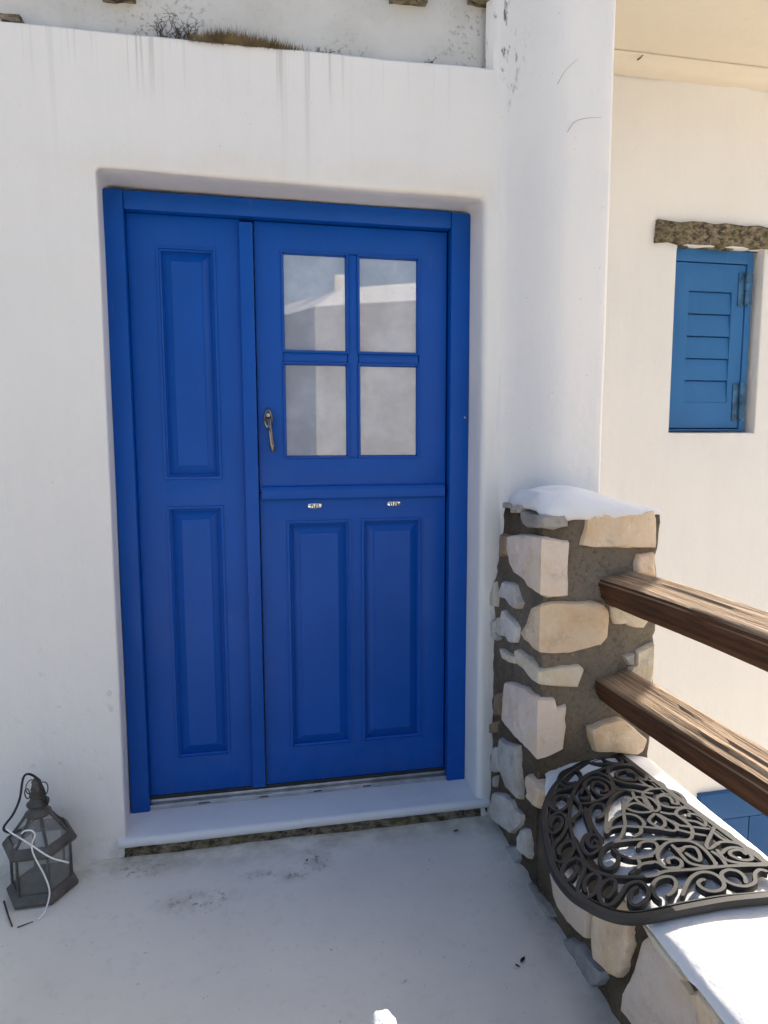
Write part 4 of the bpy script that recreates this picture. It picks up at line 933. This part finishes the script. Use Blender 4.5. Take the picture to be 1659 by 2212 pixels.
add_tube(bm, catmull([(-.178, -.125, .215), (-.184, -.125, .262), (-.200, -.122, .296), (-.216, -.140, .322), (-.228, -.150, .315), (-.232, -.172, .268), (-.246, -.188, .232), (-.266, -.200, .206), (-.262, -.208, .196), (-.240, -.212, .190), (-.219, -.210, .196)], 8), .0034, 8)
tag(bm_obj('power_cord', bm, M['cable'], None, True), 'black cord looped over the chimney of the grey lantern', 'cord')
bm = bmesh.new()
add_tube(bm, catmull([(-.256, -.214, .205), (-.240, -.216, .190), (-.229, -.217, .182), (-.192, -.220, .152), (-.147, -.222, .113), (-.101, -.215, .085)], 8), .0022, 6)
add_tube(bm, catmull([(-.218, -.216, .188), (-.208, -.218, .196), (-.190, -.219, .195), (-.183, -.219, .180), (-.192, -.221, .152), (-.186, -.222, .118), (-.163, -.224, .061), (-.152, -.226, .010), (-.165, -.232, -.040), (-.180, -.248, -.0525)], 8), .0022, 6)
tag(bm_obj('white_string', bm, M['string'], None, True), 'thin white string tied round the grey lantern, trailing to the floor', 'string')
bm = bmesh.new(); add_tube(bm, catmull([(-.300, -.151, ZF+.004), (-.263, -.222, ZF+.006), (-.240, -.262, ZF+.004)], 5), .0028, 6, .002)
add_tube(bm, [(-.225, -.268, ZF+.003), (-.190, -.252, ZF+.003)], .002, 5, .001)
tag(bm_obj('twig', bm, M['twig'], None, True), 'thin dry twig lying on the floor in front of the lantern', 'twig')

# ------------------------------------------------------------------ weeds on the ledge, litter on the floor
def blade(bm, base, tip, w):
    d = (tip-base); s = Vector((w, 0, 0)); m = base+d*.55+Vector((random.uniform(-.003, .003), random.uniform(-.003, .003), 0))
    a, b = bm.verts.new(base-s), bm.verts.new(base+s); c, e = bm.verts.new(m-s*.7), bm.verts.new(m+s*.7); t = bm.verts.new(tip)
    bm.faces.new((a, b, e, c)); bm.faces.new((c, e, t))
bm = bmesh.new()
for i in range(3600):
    x = random.triangular(.275, .63, .38)
    env = (1-abs((x-.40)/.25)**1.5*.75) if x > .3 else .8
    h = max(.008, (.016+.034*random.random())*max(.25, env))*(1.5 if random.random() < .03 else 1)
    y = random.uniform(.002, .04); z = ledge_z(x)+.006
    blade(bm, Vector((x, y, z-.004)), Vector((x+random.gauss(0, .008), y-random.uniform(-.012, .018), z+h*random.uniform(.5, 1.1))), .0007)
for i in range(260):      # short roots and moss hanging over the lip
    x = random.triangular(.27, .60, .33); z = ledge_z(x)
    blade(bm, Vector((x, -.001, z+.004)), Vector((x+random.gauss(0, .006), -.006-random.random()*.006, z-random.random()*.010)), .0008)
tag(bm_obj('dry_grass', bm, M['dry'], None, recalc=False), 'low fringe of brown dry grass growing along the ledge above the door', 'grass', kind='stuff')
def twiggy(name, label, x0, x1, n, hmin, hmax, m, seed, branch=3, r=.0011):
    rn = random.Random(seed); bm = bmesh.new()
    for i in range(n):
        x = rn.uniform(x0, x1); p = Vector((x, .012+rn.random()*.02, ledge_z(x)+.006)); d = Vector((rn.uniform(-.8, .8), rn.uniform(-.5, .2), rn.uniform(.3, 1))).normalized(); h = rn.uniform(hmin, hmax)
        pts = [p]
        for k in range(5): d = (d+Vector((rn.uniform(-.5, .5), rn.uniform(-.3, .3), rn.uniform(-.35, .35)))).normalized(); pts.append(pts[-1]+d*h/5)
        add_tube(bm, pts, r, 4, r*.4)
        for q in range(branch):
            s = pts[rn.randint(1, 5)]; e = s+Vector((rn.uniform(-1, 1), rn.uniform(-.5, .5), rn.uniform(-.3, .8)))*h*.35; add_tube(bm, [s, (s+e)/2+Vector((0, 0, .002)), e], r*.6, 4, r*.3)
    return tag(bm_obj(name, bm, m, None), label, 'plant')
twiggy('dead_shrub', 'black leafless twigs at the left end of the dry grass on the ledge', .20, .30, 44, .03, .075, M['twig'], 2, 4, .0013)
twiggy('weed', 'small greenish weed growing on the ledge right of the dry grass', .655, .695, 14, .008, .028, M['green'], 5, 5, .0013)
twiggy('weed', 'tiny black dried weed clinging to the ledge above the door corner', .985, 1.02, 9, .012, .03, M['twig'], 8, 3, .0014)
def litter(name, label, x, y, s, rot, m=M['leaf']):
    bm = bmesh.new(); n = 8; rows = []
    for i in range(n+1):
        t = i/n; w = math.sin(math.pi*t)*.35*s; cx = (t-.5)*s*2; zc = .004+.25*s*abs(t-.5)**1.2
        rows.append([Vector((cx, -w, zc+.3*w)), Vector((cx, 0, zc)), Vector((cx, w, zc+.35*w))])
    add_loft(bm, rows, False, False)
    bmesh.ops.solidify(bm, geom=bm.faces[:], thickness=.0008)
    for v in bm.verts: v.co = Matrix.Rotation(rot, 3, 'Z') @ v.co + Vector((x, y, ZF+.001))
    return tag(bm_obj(name, bm, m, None, True), label, 'leaf')
litter('dry_leaf', 'curled brown dead leaf on the floor before the right end of the doorstep', 1.085, -.075, .012, .2)
litter('dry_leaf', 'small greenish dead leaf on the open floor beside the low stone wall', 1.088, -.640, .013, .7, M['twig'])
litter('dry_leaf', 'tiny leaf scrap beside the greenish leaf on the open floor', 1.068, -.655, .008, 2.2, M['twig'])
litter('dry_leaf', 'tiny dark leaf scrap on the stained floor below the middle of the doorstep', .575, -.135, .008, 1.2, M['green'])

# made-up post standing in for an unidentified bright patch, outside the house's shade
POST = (.642, -1.118)
def post():
    bm = bmesh.new(); rings = []; n = 24
    for z, f in ((ZF, 1.05), (.1, 1.0), (.24, 1.0), (.292, 1.0), (.298, .97), (.301, .85), (.302, .5), (.302, .1)):
        row = []
        for k in range(n):
            a = 2*math.pi*k/n; c, s = math.cos(a), math.sin(a); r = 1/(abs(c)**5+abs(s)**5)**.2
            nk = .82 if k == 3 else 1.0
            row.append(Vector((POST[0]+.020*c*r*f*nk+.002*nz(c, s, z, 9), POST[1]+.045*s*r*f*nk, z+.002*nz(c, s, 3, 3))))
        rings.append(row)
    add_loft(bm, rings); return bm
tag(bm_obj('bright_patch_post', post(), M['plaster_cap'], None, True, 60), 'thin whitewashed post made up for an unidentified bright patch at the bottom edge of the floor', 'post')

# ------------------------------------------------------------------ house opposite, seen mirrored in the door panes
opp = thing('opposite_house', 'white house with a sloped coping across the terrace, mirrored in the door panes', 'house', (2.4, -6.5, ZF))
C0 = Vector((1.10, -5.0)); dx = Vector((math.cos(R(27)), math.sin(R(27)))); dl = Vector((-.50, -.866))
def quad(bm, pts): bm.faces.new([bm.verts.new(p) for p in pts])
def P3(a, b, z, off=0.0):
    q = C0+dx*a+dl*b+Vector((.45, -.89))*off; return Vector((q.x, q.y, z))
bm = bmesh.new()
quad(bm, [P3(0, 0, -2.75), P3(4.5, 0, -2.75), P3(4.5, 0, 2.77), P3(0, 0, 2.77)])
bm_obj('wall', bm, M['plaster_far'], opp)
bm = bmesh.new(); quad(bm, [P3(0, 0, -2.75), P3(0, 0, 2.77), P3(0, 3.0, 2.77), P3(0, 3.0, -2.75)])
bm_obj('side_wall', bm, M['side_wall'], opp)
bm = bmesh.new()
quad(bm, [P3(0, 0, 2.772), P3(4.5, 0, 2.772), P3(4.5, 0, 3.02, .30), P3(.22, 0, 3.02, .30)])
quad(bm, [P3(0, 0, 2.772), P3(.22, 0, 3.02, .30), P3(.22, 3.0, 3.02, .3), P3(0, 3.0, 2.772)])
bm_obj('coping', bm, M['plaster_cap'], opp)
box('chimney', M['plaster_far'], opp, 1.36, 1.60, -5.50, -5.30, 2.9, 3.20, .005)
print('objects', len(bpy.data.objects))
